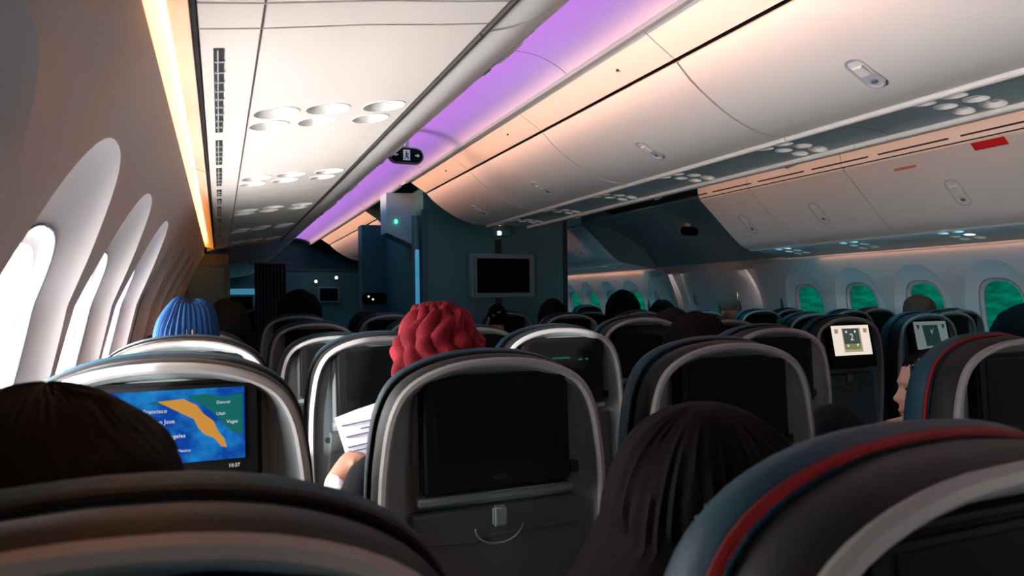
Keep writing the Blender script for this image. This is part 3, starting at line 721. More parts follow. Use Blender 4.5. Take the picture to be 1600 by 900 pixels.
def make_seat():
    t = thing('passenger_seat', (0, 0, 0), 'seat', 'seat'); t.location.z = 0
    I = lambda d: offs(OUT, -d) if offs(OUT, .01)[0][1] > 0 else offs(OUT, d)
    # shell: bulging dark side band
    b = MB(); b.loft([lp(I(.004), .004), lp(I(-.004), .018), lp(I(-.006), .038), lp(I(-.003), .055), lp(I(.01), .062)], True, False, True); b.build('back_shell', M['shell'], t)
    # light trim arch
    b = MB(); b.loft([lp(I(.001), .008), lp(I(-.002), .001), lp(I(.002), -.005), lp(I(.009), -.006), lp(I(.0135), -.002), lp(I(.0145), .008)], True); b.build('trim_arch', M['rim'], t)
    # recessed grey back panel
    cl = [(max(-.150, min(.150, x)), max(-.60, min(-.020, z))) for x, z in OUT]
    mid = [((a[0]*.45+c[0]*.55), (a[1]*.45+c[1]*.55)) for a, c in zip(I(.03), cl)]
    b = MB(); b.loft([lp(I(.0135), .003), lp(I(.020), .009), lp(mid, .016), lp(cl, .024)], True, False, True, sharp=(3,)); b.build('back_panel', M['inner'], t)
    # screen
    b = MB(); b.box(-.141, .141, -.010, .022, -.205, 0, .007); sc = b.build('screen', M['bezel'], t); sc.location = (0, .012, ZR-.028); sc.rotation_euler = (R(-3), 0, 0)
    b = MB(); b.box(-.116, .116, -.0115, -.0095, -.150, -.012); d = b.build('display', M['off'], sc, smooth=False)
    b = MB(); b.box(-.012, .012, -.0125, -.0095, -.186, -.178, .001); b.build('screen_button', M['shell'], sc)
    # ledge, tray table, latch, small sockets
    b = MB(); b.box(-.150, .150, .000, .040, ZR-.252, ZR-.236, .004); b.build('ledge', M['inner'], t)
    b = MB(); b.loft([[(-.155, .004, ZR-.268), (.155, .004, ZR-.268), (.172, .004, ZR-.50), (.14, .004, ZR-.56), (-.14, .004, ZR-.56), (-.172, .004, ZR-.50)], [(-.16, .014, ZR-.262), (.16, .014, ZR-.262), (.178, .014, ZR-.50), (.145, .014, ZR-.566), (-.145, .014, ZR-.566), (-.178, .014, ZR-.50)], [(-.16, .036, ZR-.262), (.16, .036, ZR-.262), (.178, .036, ZR-.50), (.145, .036, ZR-.566), (-.145, .036, ZR-.566), (-.178, .036, ZR-.50)]][::-1], True, False, True)
    ty = b.build('tray_table', M['tray'], t, smooth=False)
    b = MB(); b.box(-.013, .013, -.008, .006, ZR-.298, ZR-.262, .004); b.build('tray_latch', M['inner'], t)
    b = MB(); b.tube([(-.045*math.cos(q*math.pi/12), .002, ZR-.300-.030*math.sin(q*math.pi/12)) for q in range(13)], .0018, 6); b.build('cup_ring', M['inner'], ty)
    b = MB(); b.tube([(-.155, .003, ZR-.315), (-.05, .003, ZR-.322), (-.02, .003, ZR-.315), (.155, .003, ZR-.310)], .0013, 6); b.build('tray_seam', M['gap'], ty)
    b = MB(); b.box(.148, .166, .010, .026, ZR-.222, ZR-.200, .002); b.build('audio_socket', M['shell'], t)
    b = MB(); b.cyl((-.165, .026, ZR-.285), (-.165, .010, ZR-.285), .009, .008, 12); b.build('coat_hook', M['shell'], t)
    # red piping and leather back cushion
    T = [(x, z) for x, z in OUT if z > -.60]
    th = [p for p in OUT if p[1] > -.60]; i0 = max(range(len(OUT)), key=lambda i: (OUT[i][1] <= -.60)*(i+1)) if False else 0
    right = [p for p in _h if p[1] > -.6]; arc = [(-x, z) for x, z in right[:0:-1]]+right
    b = MB(); b.tube([(x*1.034, .064, ZR-.3+(z+.3)*1.022) for x, z in arc], .0042, 6); b.build('piping', M['shell'], t)
    cu = [lp(OUT, .062, .985, dz=.000), lp(OUT, .067, 1.018, dz=.003), lp(OUT, .079, 1.034, dz=.004), lp(OUT, .100, 1.030, dz=.001), lp(OUT, .120, .99, dz=-.004), lp(OUT, .132, .93, dz=-.01), lp(OUT, .140, .7, dz=-.02)]
    b = MB(); b.loft(cu, True, True, True); bc = b.build('back_cushion', M['leather'], t)
    b = MB(); b.box(-.14, .14, .14, .165, ZR-.22, ZR-.05, .012); b.build('headrest_pad', M['leather'], bc)
    # seat pan, frame, legs, arm rests
    b = MB(); b.box(-.225, .225, .13, .60, .34, .46, .04); b.build('seat_cushion', M['leather'], t)
    b = MB(); b.box(-.20, .20, .06, .56, .28, .335, .01); b.build('seat_frame', M['metal'], t)
    for s in (-1, 1):
        b = MB(); b.loft([[(s*.17-.015, .12, .29), (s*.17+.015, .12, .29), (s*.17+.015, .16, .29), (s*.17-.015, .16, .29)], [(s*.17-.015, .05, .0), (s*.17+.015, .05, .0), (s*.17+.015, .09, .0), (s*.17-.015, .09, .0)]], True, True, True); b.build('leg', M['metal'], t)
        b = MB(); b.loft([[(s*.17-.015, .42, .29), (s*.17+.015, .42, .29), (s*.17+.015, .46, .29), (s*.17-.015, .46, .29)], [(s*.17-.015, .46, .0), (s*.17+.015, .46, .0), (s*.17+.015, .50, .0), (s*.17-.015, .50, .0)]], True, True, True); b.build('leg', M['metal'], t)
        b = MB(); b.box(s*.236-.014, s*.236+.014, .10, .50, .62, .66, .012); b.build('arm_rest', M['shell'], t)
    return t
def copy_tree(o, parent=None):
    c = o.copy(); C.objects.link(c); c.parent = parent
    if not parent: TOP.append(c)
    for ch in list(o.children): copy_tree(ch, c)
    return c
def part(t, n):
    for c in t.children:
        if c.name.split('.')[0] == n: return c
proto = make_seat(); used = False
SEATS = {}
GL, GM, GR, GF = 'left block seats', 'centre block seats', 'right block seats', 'forward cabin seats'
rows = [
 # key, x, y, dz, group, label
 ('A1', -.064, .375, -.007, GL, 'nearest seat back, cut off along the bottom left picture edge'),
 ('B1', .462, .280, -.001, GL, 'huge dark seat back with red piping filling the bottom right corner'),
 ('A2', -.082, 1.17, .016, GL, 'window seat back showing the lit blue map screen'),
 ('B2', .457, 1.17, 0, GL, 'middle seat back with a large black screen, picture centre, below the red hat'),
 ('C2', .985, 1.17, .008, GL, 'aisle seat back with a dark screen ahead of the long dark brown hair'),
 ('A3', -.085, 1.96, .010, GL, 'window seat back just behind the blue knitted hat'),
 ('B3', .440, 2.00, .004, GL, 'white rimmed seat back left of the red hat, beside the sheet of paper'),
 ('C3', .985, 1.96, .014, GL, 'white rimmed aisle seat back right of the red hat'),
 ('A4', -.10, 2.75, 0, GL, 'window seat back ahead of the blue knitted hat'),
 ('B4', .415, 2.72, -.028, GL, 'low seat back with a blue leather edge, peeping out left of the white rimmed seat'),
 ('C4', .985, 2.75, -.012, GL, 'aisle seat back mostly hidden behind the red hat'),
 ('B5', .43, 3.54, 0, GL, 'seat back with a grey arch, second in the dark group by the black hood'),
 ('C5', .985, 3.54, .012, GL, 'grey arched seat back left of the red hat, below the lavatory wall'),
 ('B6', .43, 4.33, .025, GL, 'dark grey seat back right under the black hood'),
 ('C6', .985, 4.33, .02, GL, 'dark seat back under the lavatory wall, farthest in its column'),
 ('D2', 1.580, .970, .006, GM, 'seat back with red piping and a grey arch at the right picture edge'),
 ('D3', 1.60, 1.70, .006, GM, 'seat back with a bright blue side, left of the cream screen seat'),
 ('D4', 1.60, 2.44, .025, GM, 'slim lit seat back right of the white rimmed pair, by the brown haired head'),
 ('E4', 2.07, 2.50, .004, GM, 'seat back with a pale blue arch between two dark heads'),
 ('F4', 2.70, 2.42, .004, GM, 'seat back whose screen shows a bright cream page'),
 ('G4', 3.30, 2.47, .008, GM, 'seat back whose screen shows a dim grey page'),
 ('E5', 2.10, 4.05, .006, GM, 'seat back below the curly black head, left of the galley wall edge'),
 ('F5', 2.66, 4.80, 0, GM, 'seat back behind the curly black head, near the galley wall'),
 ('F6', 2.68, 4.10, .012, GM, 'seat back under the big round black head'),
 ('E7', 2.14, 5.22, 0, GM, 'seat back directly below the wall monitor'),
 ('H5', 3.27, 4.20, 0, GR, 'far seat back between the round black head and the bald head'),
 ('I5', 3.80, 4.20, 0, GR, 'far seat back right of the bald head'),
 ('H6', 3.10, 3.00, .004, GR, 'small arched seat back left of the cream screen seat'),
 ('J5', 4.30, 4.40, 0, GR, 'far seat back by the right wall before the exit door'),
 ('I4', 4.05, 3.60, .0, GR, 'seat back between the two screen seats, farther away'),
 ('J4', 4.54, 3.80, .004, GR, 'seat back under the third right window from the picture edge'),
 ('I3', 3.94, 2.80, .004, GR, 'seat back behind the grey screen seat, cut by a dark hood'),
 ('J3', 4.46, 3.10, .002, GR, 'seat back by the right window, under the tan cap'),
 ('J2', 3.72, 1.98, 0, GR, 'seat outside the right picture edge carrying a hooded person'),
 ('K5', 3.55, 5.00, 0, GR, 'farthest seat back ahead of the round black head'),
 ('X1', .35, 8.6, .03, GF, 'forward cabin seat back with a bright white rim, first'),
 ('X2', .85, 8.6, .03, GF, 'forward cabin seat back left of the lavatory wall, second'),
 ('X3', .40, 7.6, .05, GF, 'forward cabin seat back with white rim beside the curtain'),
 ('X4', .95, 9.6, .02, GF, 'forward cabin seat back, third, near the far monitor'),
 ('X5', 3.9, 8.0, .02, GF, 'forward cabin seat back at the right, seen past the galley wall'),
 ('X6', 4.4, 8.0, .02, GF, 'forward cabin seat back by the right forward windows'),
]
for key, x, y, dz, g, lab in rows:
    o = proto if not used else copy_tree(proto); used = True
    o.location = (x, y, dz-H+H); o['label'] = lab; o['category'] = 'seat'; o['group'] = g
    SEATS[key] = o
for key in ('B1', 'D2', 'E4', 'F6', 'H5'):
    q = part(SEATS[key], 'piping'); q.data = q.data.copy(); q.data.materials[0] = M['red']; q['label'] = 'red piping'
# every seat stands at floor level: pull the legs of raised ones down is not needed, dz stays below 3 cm
for key, dz in [(r[0], r[3]) for r in rows]:
    o = SEATS[key]; s = (1.27+dz)/1.27; o.location.z = 0; o.scale = (1, 1, s)
# lit screens ------------------------------------------------------
def own_display(key, m):
    sc = part(SEATS[key], 'screen'); d = part(sc, 'display'); d.data = d.data.copy(); d.data.materials[0] = m; return sc, d
def flat(parent, name, pts, y, m):
    b = MB(); b.loft([[(x, y, z) for x, z in pts], [(x, y+.0006, z) for x, z in pts]], True, True, True); return b.build(name, m, parent, smooth=False)
def txt(parent, name, s, size, x, z, y, m, align='CENTER'):
    o = link(name, text_mesh(s, size, align=align), parent); o.data.materials.clear(); o.data.materials.append(m)
    o.location = (x, y, z); o.rotation_euler = (R(90), 0, 0); return o
sc, d = own_display('A2', M['e_map'])
bm_ = bmesh.new(); bm_.from_mesh(d.data)
for v in bm_.verts: v.co.z = -.012 if v.co.z > -.08 else -.120
bm_.to_mesh(d.data); bm_.free(); d['label'] = 'lit blue moving map'
YS = -.0122
flat(sc, 'map_land', [(-.005, -.028), (.03, -.026), (.048, -.036), (.058, -.050), (.072, -.062), (.078, -.078), (.086, -.088), (.090, -.102), (.082, -.100), (.074, -.088), (.058, -.080), (.050, -.070), (.042, -.052), (.028, -.040), (.010, -.034)], YS, M['e_orange'])
flat(sc, 'map_forest', [(.035, -.022), (.062, -.020), (.085, -.026), (.113, -.022), (.113, -.085), (.098, -.080), (.084, -.066), (.074, -.052), (.058, -.038), (.046, -.030)], YS+.0004, M['e_green'])
flat(sc, 'map_forest', [(-.02, -.030), (.02, -.024), (.0, -.033)], YS+.0004, M['e_green'])
for s_, sz, x, z in (('Francisco', .0085, -.008, -.042), ('San Jose', .0085, .004, -.058), ('Los Angeles', .0085, .012, -.080), ('Pacific', .006, .006, -.094), ('Ocean Mexico', .006, .022, -.102), ('Denver', .0065, .086, -.034), ('Utah', .0065, .082, -.051), ('Vegas', .0070, .098, -.064)):
    txt(sc, 'map_label', s_, sz, x, z, YS-.0008, M['e_white'])
txt(sc, 'map_label', '10:37', .0075, .100, -.130, YS-.0008, M['e_white'])
sc, d = own_display('F4', M['e_cream']); d['label'] = 'lit cream page'
flat(sc, 'page_card', [(-.055, -.025), (.060, -.025), (.060, -.136), (-.055, -.136)], YS+.0002, M['e_beige'])
flat(sc, 'page_card', [(-.050, -.028), (.050, -.028), (.050, -.098), (-.050, -.098)], YS-.0004, M['e_slate'])
flat(sc, 'page_card', [(-.050, -.098), (.050, -.098), (.050, -.124), (-.050, -.124)], YS-.0004, M['e_olive'])
txt(sc, 'page_digit', '2', .046, 0, -.068, YS-.0012, M['e_white'])
for x, z in ((-.03, -.042), (.025, -.042), (-.03, -.106), (.03, -.104)): flat(sc, 'page_mark', [(x-.005, z-.005), (x+.005, z-.005), (x+.005, z+.005), (x-.005, z+.005)], YS-.0012, M['e_white'])
for x in (-.09, .09): flat(sc, 'page_icon', [(x-.012, -.028), (x+.012, -.028), (x+.010, -.048), (x-.010, -.048)], YS-.0004, M['e_brown'])
sc.rotation_euler = (R(-11), 0, 0)
sc, d = own_display('G4', M['e_dgrey']); d['label'] = 'dim grey page'
flat(sc, 'page_card', [(-.060, -.030), (.050, -.030), (.060, -.135), (-.050, -.135)], YS, M['e_dslate'])
flat(sc, 'page_mark', [(-.01, -.05), (.0, -.065), (.018, -.045), (.002, -.08)], YS-.0006, M['e_dgrey'])
for x in (-.09, .09): flat(sc, 'page_icon', [(x-.012, -.028), (x+.012, -.028), (x+.004, -.050), (x-.004, -.050)], YS-.0004, M['e_dslate'])
sc.rotation_euler = (R(-11), 0, 0)
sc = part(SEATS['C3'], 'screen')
for x0, x1, z in ((-.04, .02, -.060), (.05, .065, -.066), (.075, .085, -.066)): flat(sc, 'screen_glint', [(x0, z), (x1, z), (x1, z-.006), (x0, z-.006)], YS, M['e_teal'])  # glints on the dark screen, drawn as faint glowing patches
sc = part(SEATS['C5'], 'screen')
for x0, x1 in ((-.07, -.04), (-.02, .02)): flat(sc, 'screen_text', [(x0, -.018), (x1, -.018), (x1, -.026), (x0, -.026)], YS, M['e_pink'])
own_display('A1', M['off'])

# ------------------------------------------------------------------ people
def ev(o):
    bpy.context.view_layer.update()
    me = bpy.data.meshes.new_from_object(o.evaluated_get(bpy.context.evaluated_depsgraph_get())); return me
def head_bm(bm, c, yaw, s=1.0, nose=1.0):
    """a head with brow, nose, lips, chin and ears, facing +y before the turn"""
    nu, nv = 128, 96
    PF = [(-.116, .01), (-.108, .058), (-.094, .080), (-.06, .087), (-.03, .089), (.008, .087), (.022, .094), (.06, .084), (.09, .058), (.116, .01)]
    def pf(z):
        for (a_, p_), (c_, q_) in zip(PF, PF[1:]):
            if z <= c_: return p_+(q_-p_)*(z-a_)/(c_-a_)
        return .01
    rows_ = []
    for i in range(1, nv):
        ph = math.pi*i/nv; l = []
        for j in range(nu):
            a = 2*math.pi*j/nu
            d = Vector((math.sin(ph)*math.cos(a), math.sin(ph)*math.sin(a), math.cos(ph)))
            p = Vector((d.x*.075, d.y*.095, d.z*.115))
            if p.z < 0:   # narrow jaw
                f = 1+p.z*2.6; p.x *= max(.55, f)
                if p.y < 0: p.y *= max(.50, 1+p.z*4.2)

            if p.y > 0:
                e_ = .095*math.sqrt(max(.004, 1-(p.z/.115)**2)); p.y *= 1+(pf(p.z)/e_-1)*min(1, p.y/(.5*e_))
            if p.y > .02:
                g = lambda x0, z0, sx, sz: math.exp(-((p.x-x0)/sx)**2-((p.z-z0)/sz)**2)
                h = .017*g(0, -.031, .013, .012)*nose+.010*g(0, -.012, .010, .018)*nose+.006*g(0, .018, .03, .008)
                h += .007*g(0, -.056, .018, .0045)+.007*g(0, -.068, .016, .005)-.005*g(0, -.062, .02, .0025)+.009*g(0, -.094, .018, .013)
                h -= .010*(g(.030, .002, .013, .009)+g(-.030, .002, .013, .009))
                h += .004*(g(.034, -.03, .018, .016)+g(-.034, -.03, .018, .016))
                p.y += h*.95
            l.append(p)
        rows_.append(l)
    m = Matrix.Translation(c) @ Matrix.Rotation(yaw, 4, 'Z') @ Matrix.Scale(s, 4)
    vs = [[bm.verts.new(m @ p) for p in l] for l in rows_]
    for i in range(len(vs)-1):
        for j in range(nu): bm.faces.new((vs[i][j], vs[i+1][j], vs[i+1][(j+1) % nu], vs[i][(j+1) % nu]))
    for l, z in ((vs[0], .115), (vs[-1], -.113)):
        cv = bm.verts.new(m @ Vector((0, .02 if z < 0 else 0, z)))
        for j in range(nu):
            f = (l[j], l[(j+1) % nu], cv) if z > 0 else (l[(j+1) % nu], l[j], cv)
            bm.faces.new(f)
    for s_ in (-1, 1):     # ears
        r = bmesh.ops.create_uvsphere(bm, u_segments=12, v_segments=8, radius=1)
        for v in r['verts']: v.co = m @ Vector((s_*.076+v.co.x*.008, -.008+v.co.y*.016+.0, -.012+v.co.z*.030))
def make_body(name, yaw=0.0, hands=None, voxel=.0065, hc=(0, .27, 1.145), lean=0.0, shirt='shirtd', fs=1.0, cuff=False):
    """one continuous seated figure grown from a skinned skeleton; origin on the floor under the seat back"""
    hc = Vector(hc)
    V = []; E = []; RR = []; UREF = {}
    def add(p, r, par=None):
        V.append(Vector(p)); RR.append(r if isinstance(r, tuple) else (r, r)); i = len(V)-1
        if par is not None: E.append((par, i))
        return i
    pel = add((0, .30, .55), (.155, .105)); ab = add((lean*.3, .29, .70), (.135, .10), pel); ch = add((lean*.7, .29, .85), (.155, .10), ab)
    sh = add((lean, .28, hc.z-.205), (.125, .07), ch); nk = add((lean*.4+hc.x*.6, hc.y-.015, hc.z-.125), .053, sh); nk2 = add((hc.x, hc.y-.01, hc.z-.06), .052, nk)
    if hands is None: hands = {-1: ((-.20, .34, .74), (-.13, .56, .66), (-.06, .64, .645)), 1: ((.20, .34, .74), (.13, .56, .66), (.06, .64, .645))}
    HP = []
    for s in (-1, 1):
        el, wr, hd = [Vector(q) for q in hands[s]]
        a = add((lean+s*.135, .285, hc.z-.235), .060, sh); m_ = add((Vector((lean+s*.168, .295, hc.z-.26))+el)/2, .048, a); e = add(el, .042, m_)
        f = add((el*.6+wr*.4), .037, e); w_ = add(wr, .026, f)
        d = (hd-wr).normalized(); side = d.cross(Vector((0, 0, 1))).normalized()*(1 if s > 0 else -1)  # towards the thumb side is -side*s
        up = side.cross(d).normalized()
        if up.z < 0: up = -up
        pa = add(wr+d*.045, (.034, .018), w_)
        pb = add(wr+d*.082, (.038, .014), pa)
        HP.append((wr, d))
        inw = Vector((-s, 0, 0)); inw = (inw-d*inw.dot(d)).normalized(); dn = d.cross(inw).normalized()
        if dn.z > 0: dn = -dn
        UREF[pa] = inw; UREF[pb] = inw
        for q, (off, ln) in enumerate(((.028, .070), (.010, .078), (-.009, .073), (-.027, .058))):
            b0 = wr+d*.088+inw*off
            c1 = add(b0, .0092, pb); c2 = add(b0+d*ln*.42+dn*.010, .0085, c1); add(b0+d*ln*.78+dn*.034, .0075, c2)
        t0 = add(wr+d*.035+inw*.034+dn*.006, .012, pa); t1 = add(wr+d*.065+inw*.052+dn*.016, .0105, t0); add(wr+d*.092+inw*.050+dn*.026, .009, t1)
        # legs
        hp = add((s*.10, .34, .53), .095, pel); kn = add((s*.12, .74 if s < 0 else .73, .50), .062, hp); sn = add((s*.12, .73, .30), .052, kn); an = add((s*.12, .70, .085), .036, sn); add((s*.125, .80, .035), (.038, .028), an)
    # every limb segment is a closed tapering form; the voxel pass fuses them into one skin
    bm = bmesh.new()
    for i, j in E:
        p, q = V[i], V[j]; d = (q-p).normalized(); ref = UREF.get(j, Vector((1, 0, 0)))
        u = ref-d*ref.dot(d)
        if u.length < .2: u = Vector((0, 1, 0))-d*d.y
        u.normalize(); v = d.cross(u); L = []
        for c, (ra, rb), sg_ in ((p, RR[i], -1), (q, RR[j], 1)):
            rm = min(ra, rb)
            for t_ in ((80, 60, 35, 0) if sg_ < 0 else (0, 35, 60, 80)):
                k1 = math.cos(R(t_)); cc = c+d*sg_*rm*math.sin(R(t_))
                L.append([bm.verts.new(cc+u*ra*k1*math.cos(2*math.pi*g/20)+v*rb*k1*math.sin(2*math.pi*g/20)) for g in range(20)])
        for m_ in range(len(L)-1):
            for g in range(20): bm.faces.new((L[m_][g], L[m_][(g+1) % 20], L[m_+1][(g+1) % 20], L[m_+1][g]))
        bm.faces.new(L[0][::-1]); bm.faces.new(L[-1])
    head_bm(bm, hc+Vector((0, 0, 0)), yaw, fs, 1.1)
    m2 = bpy.data.meshes.new(name); bm.to_mesh(m2); bm.free()
    o = bpy.data.objects.new(name, m2); C.objects.link(o)
    r = o.modifiers.new('r', 'REMESH'); r.mode = 'VOXEL'; r.voxel_size = voxel; r.use_smooth_shade = True
    sm2 = o.modifiers.new('c', 'SMOOTH'); sm2.factor = .5; sm2.iterations = 4
    me = ev(o); bpy.data.objects.remove(o); me.name = name
    bm = bmesh.new(); bm.from_mesh(me); bm.verts.ensure_lookup_table(); seen = set(); comps = []
    for v in bm.verts:
        if v.index in seen: continue
        st = [v]; seen.add(v.index); cc = []
        while st:
            q = st.pop(); cc.append(q)
            for e in q.link_edges:
                u = e.other_vert(q)
                if u.index not in seen: seen.add(u.index); st.append(u)
        comps.append(cc)
    comps.sort(key=len); bmesh.ops.delete(bm, geom=[v for c_ in comps[:-1] for v in c_], context='VERTS'); bm.to_mesh(me); bm.free()
    me.materials.clear()
    for q in ('skin', shirt, 'trous', 'shirtw'): me.materials.append(M[q])
    hw = [(w_, d) for w_, d in HP]
    for p in me.polygons:
        c = p.center; k_ = 1
        if (c.z > hc.z-.135 and math.hypot(c.x-hc.x, c.y-hc.y) < .075) or (c.z > hc.z-.10 and (Vector(c)-hc).length < .14): k_ = 0
        elif c.z < .60 and c.y > .2 and abs(c.x) < .24: k_ = 2
        for w_, d in hw:
            q = Vector(c)-w_
            if q.dot(d) > .0 and q.length < .20: k_ = 0
            elif cuff and q.length < .07: k_ = 3
        p.material_index = k_; p.use_smooth = True
    return me, hc
def cap(hc, yaw, kind, sc=1.0, seed=0):
    """hair, hood or hat as a dense displaced shell round the head"""
    nu, nv = (160, 60) if kind in ('cable', 'rib') else (96, 40)
    z0 = {'rib': -.055, 'cable': -.075, 'hood': -.16, 'short': -.05, 'curly': -.07, 'long': -.12, 'big': -.10, 'cap': .0}[kind]
    L = []
    for i in range(nv+1):
        f = i/nv; l = []
        for j in range(nu):
            a = 2*math.pi*j/nu
            rx, ry, rz = .083*sc, .104*sc, .124*sc
            if kind == 'hood': rx, ry, rz = .118*sc, .125*sc, .145*sc
            if kind in ('big', 'long'): rx, ry, rz = .100*sc, .115*sc, .135*sc
            if kind == 'curly': rx, ry, rz = .098*sc, .112*sc, .136*sc
            if kind in ('cable', 'rib'): rx, ry, rz = .098*sc, .112*sc, .150*sc
            cmin = max(-.98, z0/rz)
            ph = math.acos(cmin)*f if f < 1 else math.acos(cmin)
            d = Vector((math.sin(ph)*math.cos(a), math.sin(ph)*math.sin(a), math.cos(ph)))
            # leave the face free: the front edge sits higher than the nape
            if kind not in ('cable', 'rib', 'hood'):
                fr = max(0, math.sin(a)); d.z = d.z+(1-d.z)*0  # front
                if fr > .45 and d.z < .55: ph2 = math.acos(.55); ph = ph+(min(ph, ph2)-ph)*min(1, (fr-.45)/.2); d = Vector((math.sin(ph)*math.cos(a), math.sin(ph)*math.sin(a), math.cos(ph)))
            elif kind != 'hood':
                fr = max(0, math.sin(a))
                if fr > .3 and d.z < .2: ph = ph+(min(ph, math.acos(.2))-ph)*min(1, (fr-.3)/.3); d = Vector((math.sin(ph)*math.cos(a), math.sin(ph)*math.sin(a), math.cos(ph)))
            p = Vector((d.x*rx, d.y*ry, d.z*rz))
            h = noise.noise(Vector((p.x*18+seed, p.y*18, p.z*18)))*.006
            if kind == 'rib':
                env = min(1, math.sin(ph)*1.3)
                h += .0035*math.cos(a*34)*env
                if f < .30: h += -.012*math.exp(-((p.x-.008)/.016)**2-((p.y+.03)/.05)**2)*1.5
                h += .010*math.exp(-((p.x-.045)/.022)**2-((d.z-.75)/.2)**2)
            if kind == 'cable':
                n_ = 13; u = a*n_/(2*math.pi); w_ = ph*7.5
                env = min(1, math.sin(ph)*1.6)
                cell = abs(math.sin(math.pi*u+.9*math.sin(w_)))
                h += (.013*(cell**.6)+.005*math.cos(w_*2+u*math.pi))*env-.006
            if kind in ('short', 'big', 'long', 'cap'): h += .0012*math.sin(a*40+noise.noise(p*30)*6)
            if kind == 'curly': h += .009*noise.noise(p*60)+.005*noise.noise(p*110)
            p += d*h
            l.append(p)
        L.append(l)
    m = Matrix.Translation(hc) @ Matrix.Rotation(yaw, 4, 'Z')
    b = MB(); b.loft([[m @ p for p in l] for l in L[1:]], True, True, False)
    r = [[m @ p for p in L[-1]], [m @ (p*.93) for p in L[-1]], [m @ (p*.90+Vector((0, 0, .02))) for p in L[-1]]]
    b.loft(r, True)
    return b
def eyes(parent, hc, yaw, s=1.0):
    for q in (-1, 1):
        b = MB(); b.ell((q*.030, .0765, .002), .0125, .008, .0065, 12, 8)
        b.xf(Matrix.Translation(hc) @ Matrix.Rotation(yaw, 4, 'Z') @ Matrix.Scale(s, 4)); b.build('eye', M['eye'], parent)
generic, HC = make_body('person_body')
sidey, HS = make_body('person_body', hc=(-.06, .27, 1.145), hands={-1: ((-.165, .36, .74), (-.12, .56, .66), (-.06, .64, .645)), 1: ((.20, .34, .74), (.13, .56, .66), (.06, .64, .645))})
_cache = {}
def person(x, ys, top, label, kind, m, group='passengers', yaw=0.0, sc=1.0, body=None, hc=None, lean=0):
    """top = height of the crown relative to the lens"""
    me, h = (generic, HC) if body is None else (body, hc)
    o = link('person', me); o.location = (x, ys, 0)
    tag(o, label, 'person', group)
    ct = {'rib': .150, 'cable': .150, 'hood': .145, 'big': .135, 'long': .135, 'curly': .136}.get(kind, .124)*sc
    s = (H+top)/(h.z+ct); o.scale = (1, 1, s)
    key = (kind, m.name, sc, id(me), yaw)
    b = cap(h, yaw, kind, sc, x*7)
    pn = {'rib': 'knitted_hat', 'cable': 'knitted_hat', 'hood': 'hood'}.get(kind, 'hair')
    c = b.build(pn, m, o)
    if kind in ('rib', 'cable', 'hood'): c['label'] = {'rib': 'royal blue ribbed knitted hat', 'cable': 'crimson cable knitted hat', 'hood': 'dark raised hood'}[kind]
    eyes(o, h, yaw)
    return o
person(-.065, .375, -.062, 'dark haired person in the nearest window seat, bottom left corner', 'big', M['hair'], sc=1.06, body=sidey, hc=HS)
person(-.025, 1.96, .022, 'person in a royal blue ribbed knitted hat', 'rib', M['blueknit'], sc=.88, body=sidey, hc=HS)
person(.03, 2.80, .020, 'dark haired person just ahead of the blue knitted hat', 'short', M['hair'], sc=1.05)
person(.47, 4.36, .085, 'person in a black hood rising over the left seats', 'hood', M['hood'], sc=1.16)
person(.89, 4.33, -.055, 'person in a low grey hood under the lavatory wall', 'hood', M['hoodg'], sc=1.1)
person(2.10, 4.06, .005, 'curly black haired person in front of the galley wall', 'curly', M['hair'], sc=1.0)
person(2.69, 4.12, .062, 'tall person with a big round black head, right of the galley wall', 'big', M['hair'], sc=1.22)
person(3.14, 4.20, -.01, 'short black haired person right of the big round head', 'curly', M['hair'], sc=.95, body=sidey, hc=HS)
person(3.73, 4.22, .02, 'bald person before the right exit door', 'cap', M['hairt'], sc=.98)
person(1.53, 1.74, -.050, 'person with wide brown hair behind the dark screen seat', 'big', M['hairb'], sc=1.18)
person(1.98, 2.52, -.045, 'low dark head right of the wide brown hair', 'hood', M['hoodg'], sc=.9)
person(4.30, 3.02, .005, 'person with tan hair in front of the right windows', 'short', M['hairt'], sc=1.1)
person(3.72, 1.98, -.048, 'person in a black hood at the right picture edge, under the window', 'hood', M['hood'], sc=1.35)
person(2.05, 4.98, -.03, 'dark haired person in the last row under the monitor', 'short', M['hair'], sc=.95)
# person in the red hat, holding a sheet of paper up at the left
bh, hh = make_body('person_body', cuff=True, hands={-1: ((-.20, .42, .68), (-.165, .630, .832), (-.100, .690, .875)), 1: ((.25, .33, .74), (.13, .56, .66), (.06, .64, .645))}, shirt='shirtd', voxel=.0055)
rp = person(.425, 1.16, .000, 'person in a crimson cable knitted hat reading a sheet of paper', 'cable', M['redknit'], sc=.95, body=bh, hc=hh)
# the sheet
pp = thing('paper_sheet', (.425-.068, 1.16+.765, 0), 'printed white sheet of paper held between the seats', 'paper'); pp.location.z = .890*rp.scale.z; pp.scale = (.62, 1, .85); pp.rotation_euler = (R(-14), R(-6), R(8))
b = MB(); b.loft([[(x, .004*math.sin(x*20), z) for x, z in ((-.075, -.075), (0, -.09), (.135, -.09), (.135, .13), (0, .118), (-.105, .105))], [(x, .004*math.sin(x*20)+.0012, z) for x, z in ((-.075, -.075), (0, -.09), (.135, -.09), (.135, .13), (0, .118), (-.105, .105))]], True, True, True); b.build('sheet', M['paper'], pp, smooth=False)
for z, x0, x1 in ((.075, -.08, .12), (.055, .0, .12), (.038, -.07, .12), (.005, -.07, .12), (-.010, -.066, .12), (-.03, -.05, .12)):
    b = MB(); b.box(x0, x1, -.0065, -.0058, z-.0022, z+.0022); b.build('printed_line', M['ink'], pp, smooth=False)
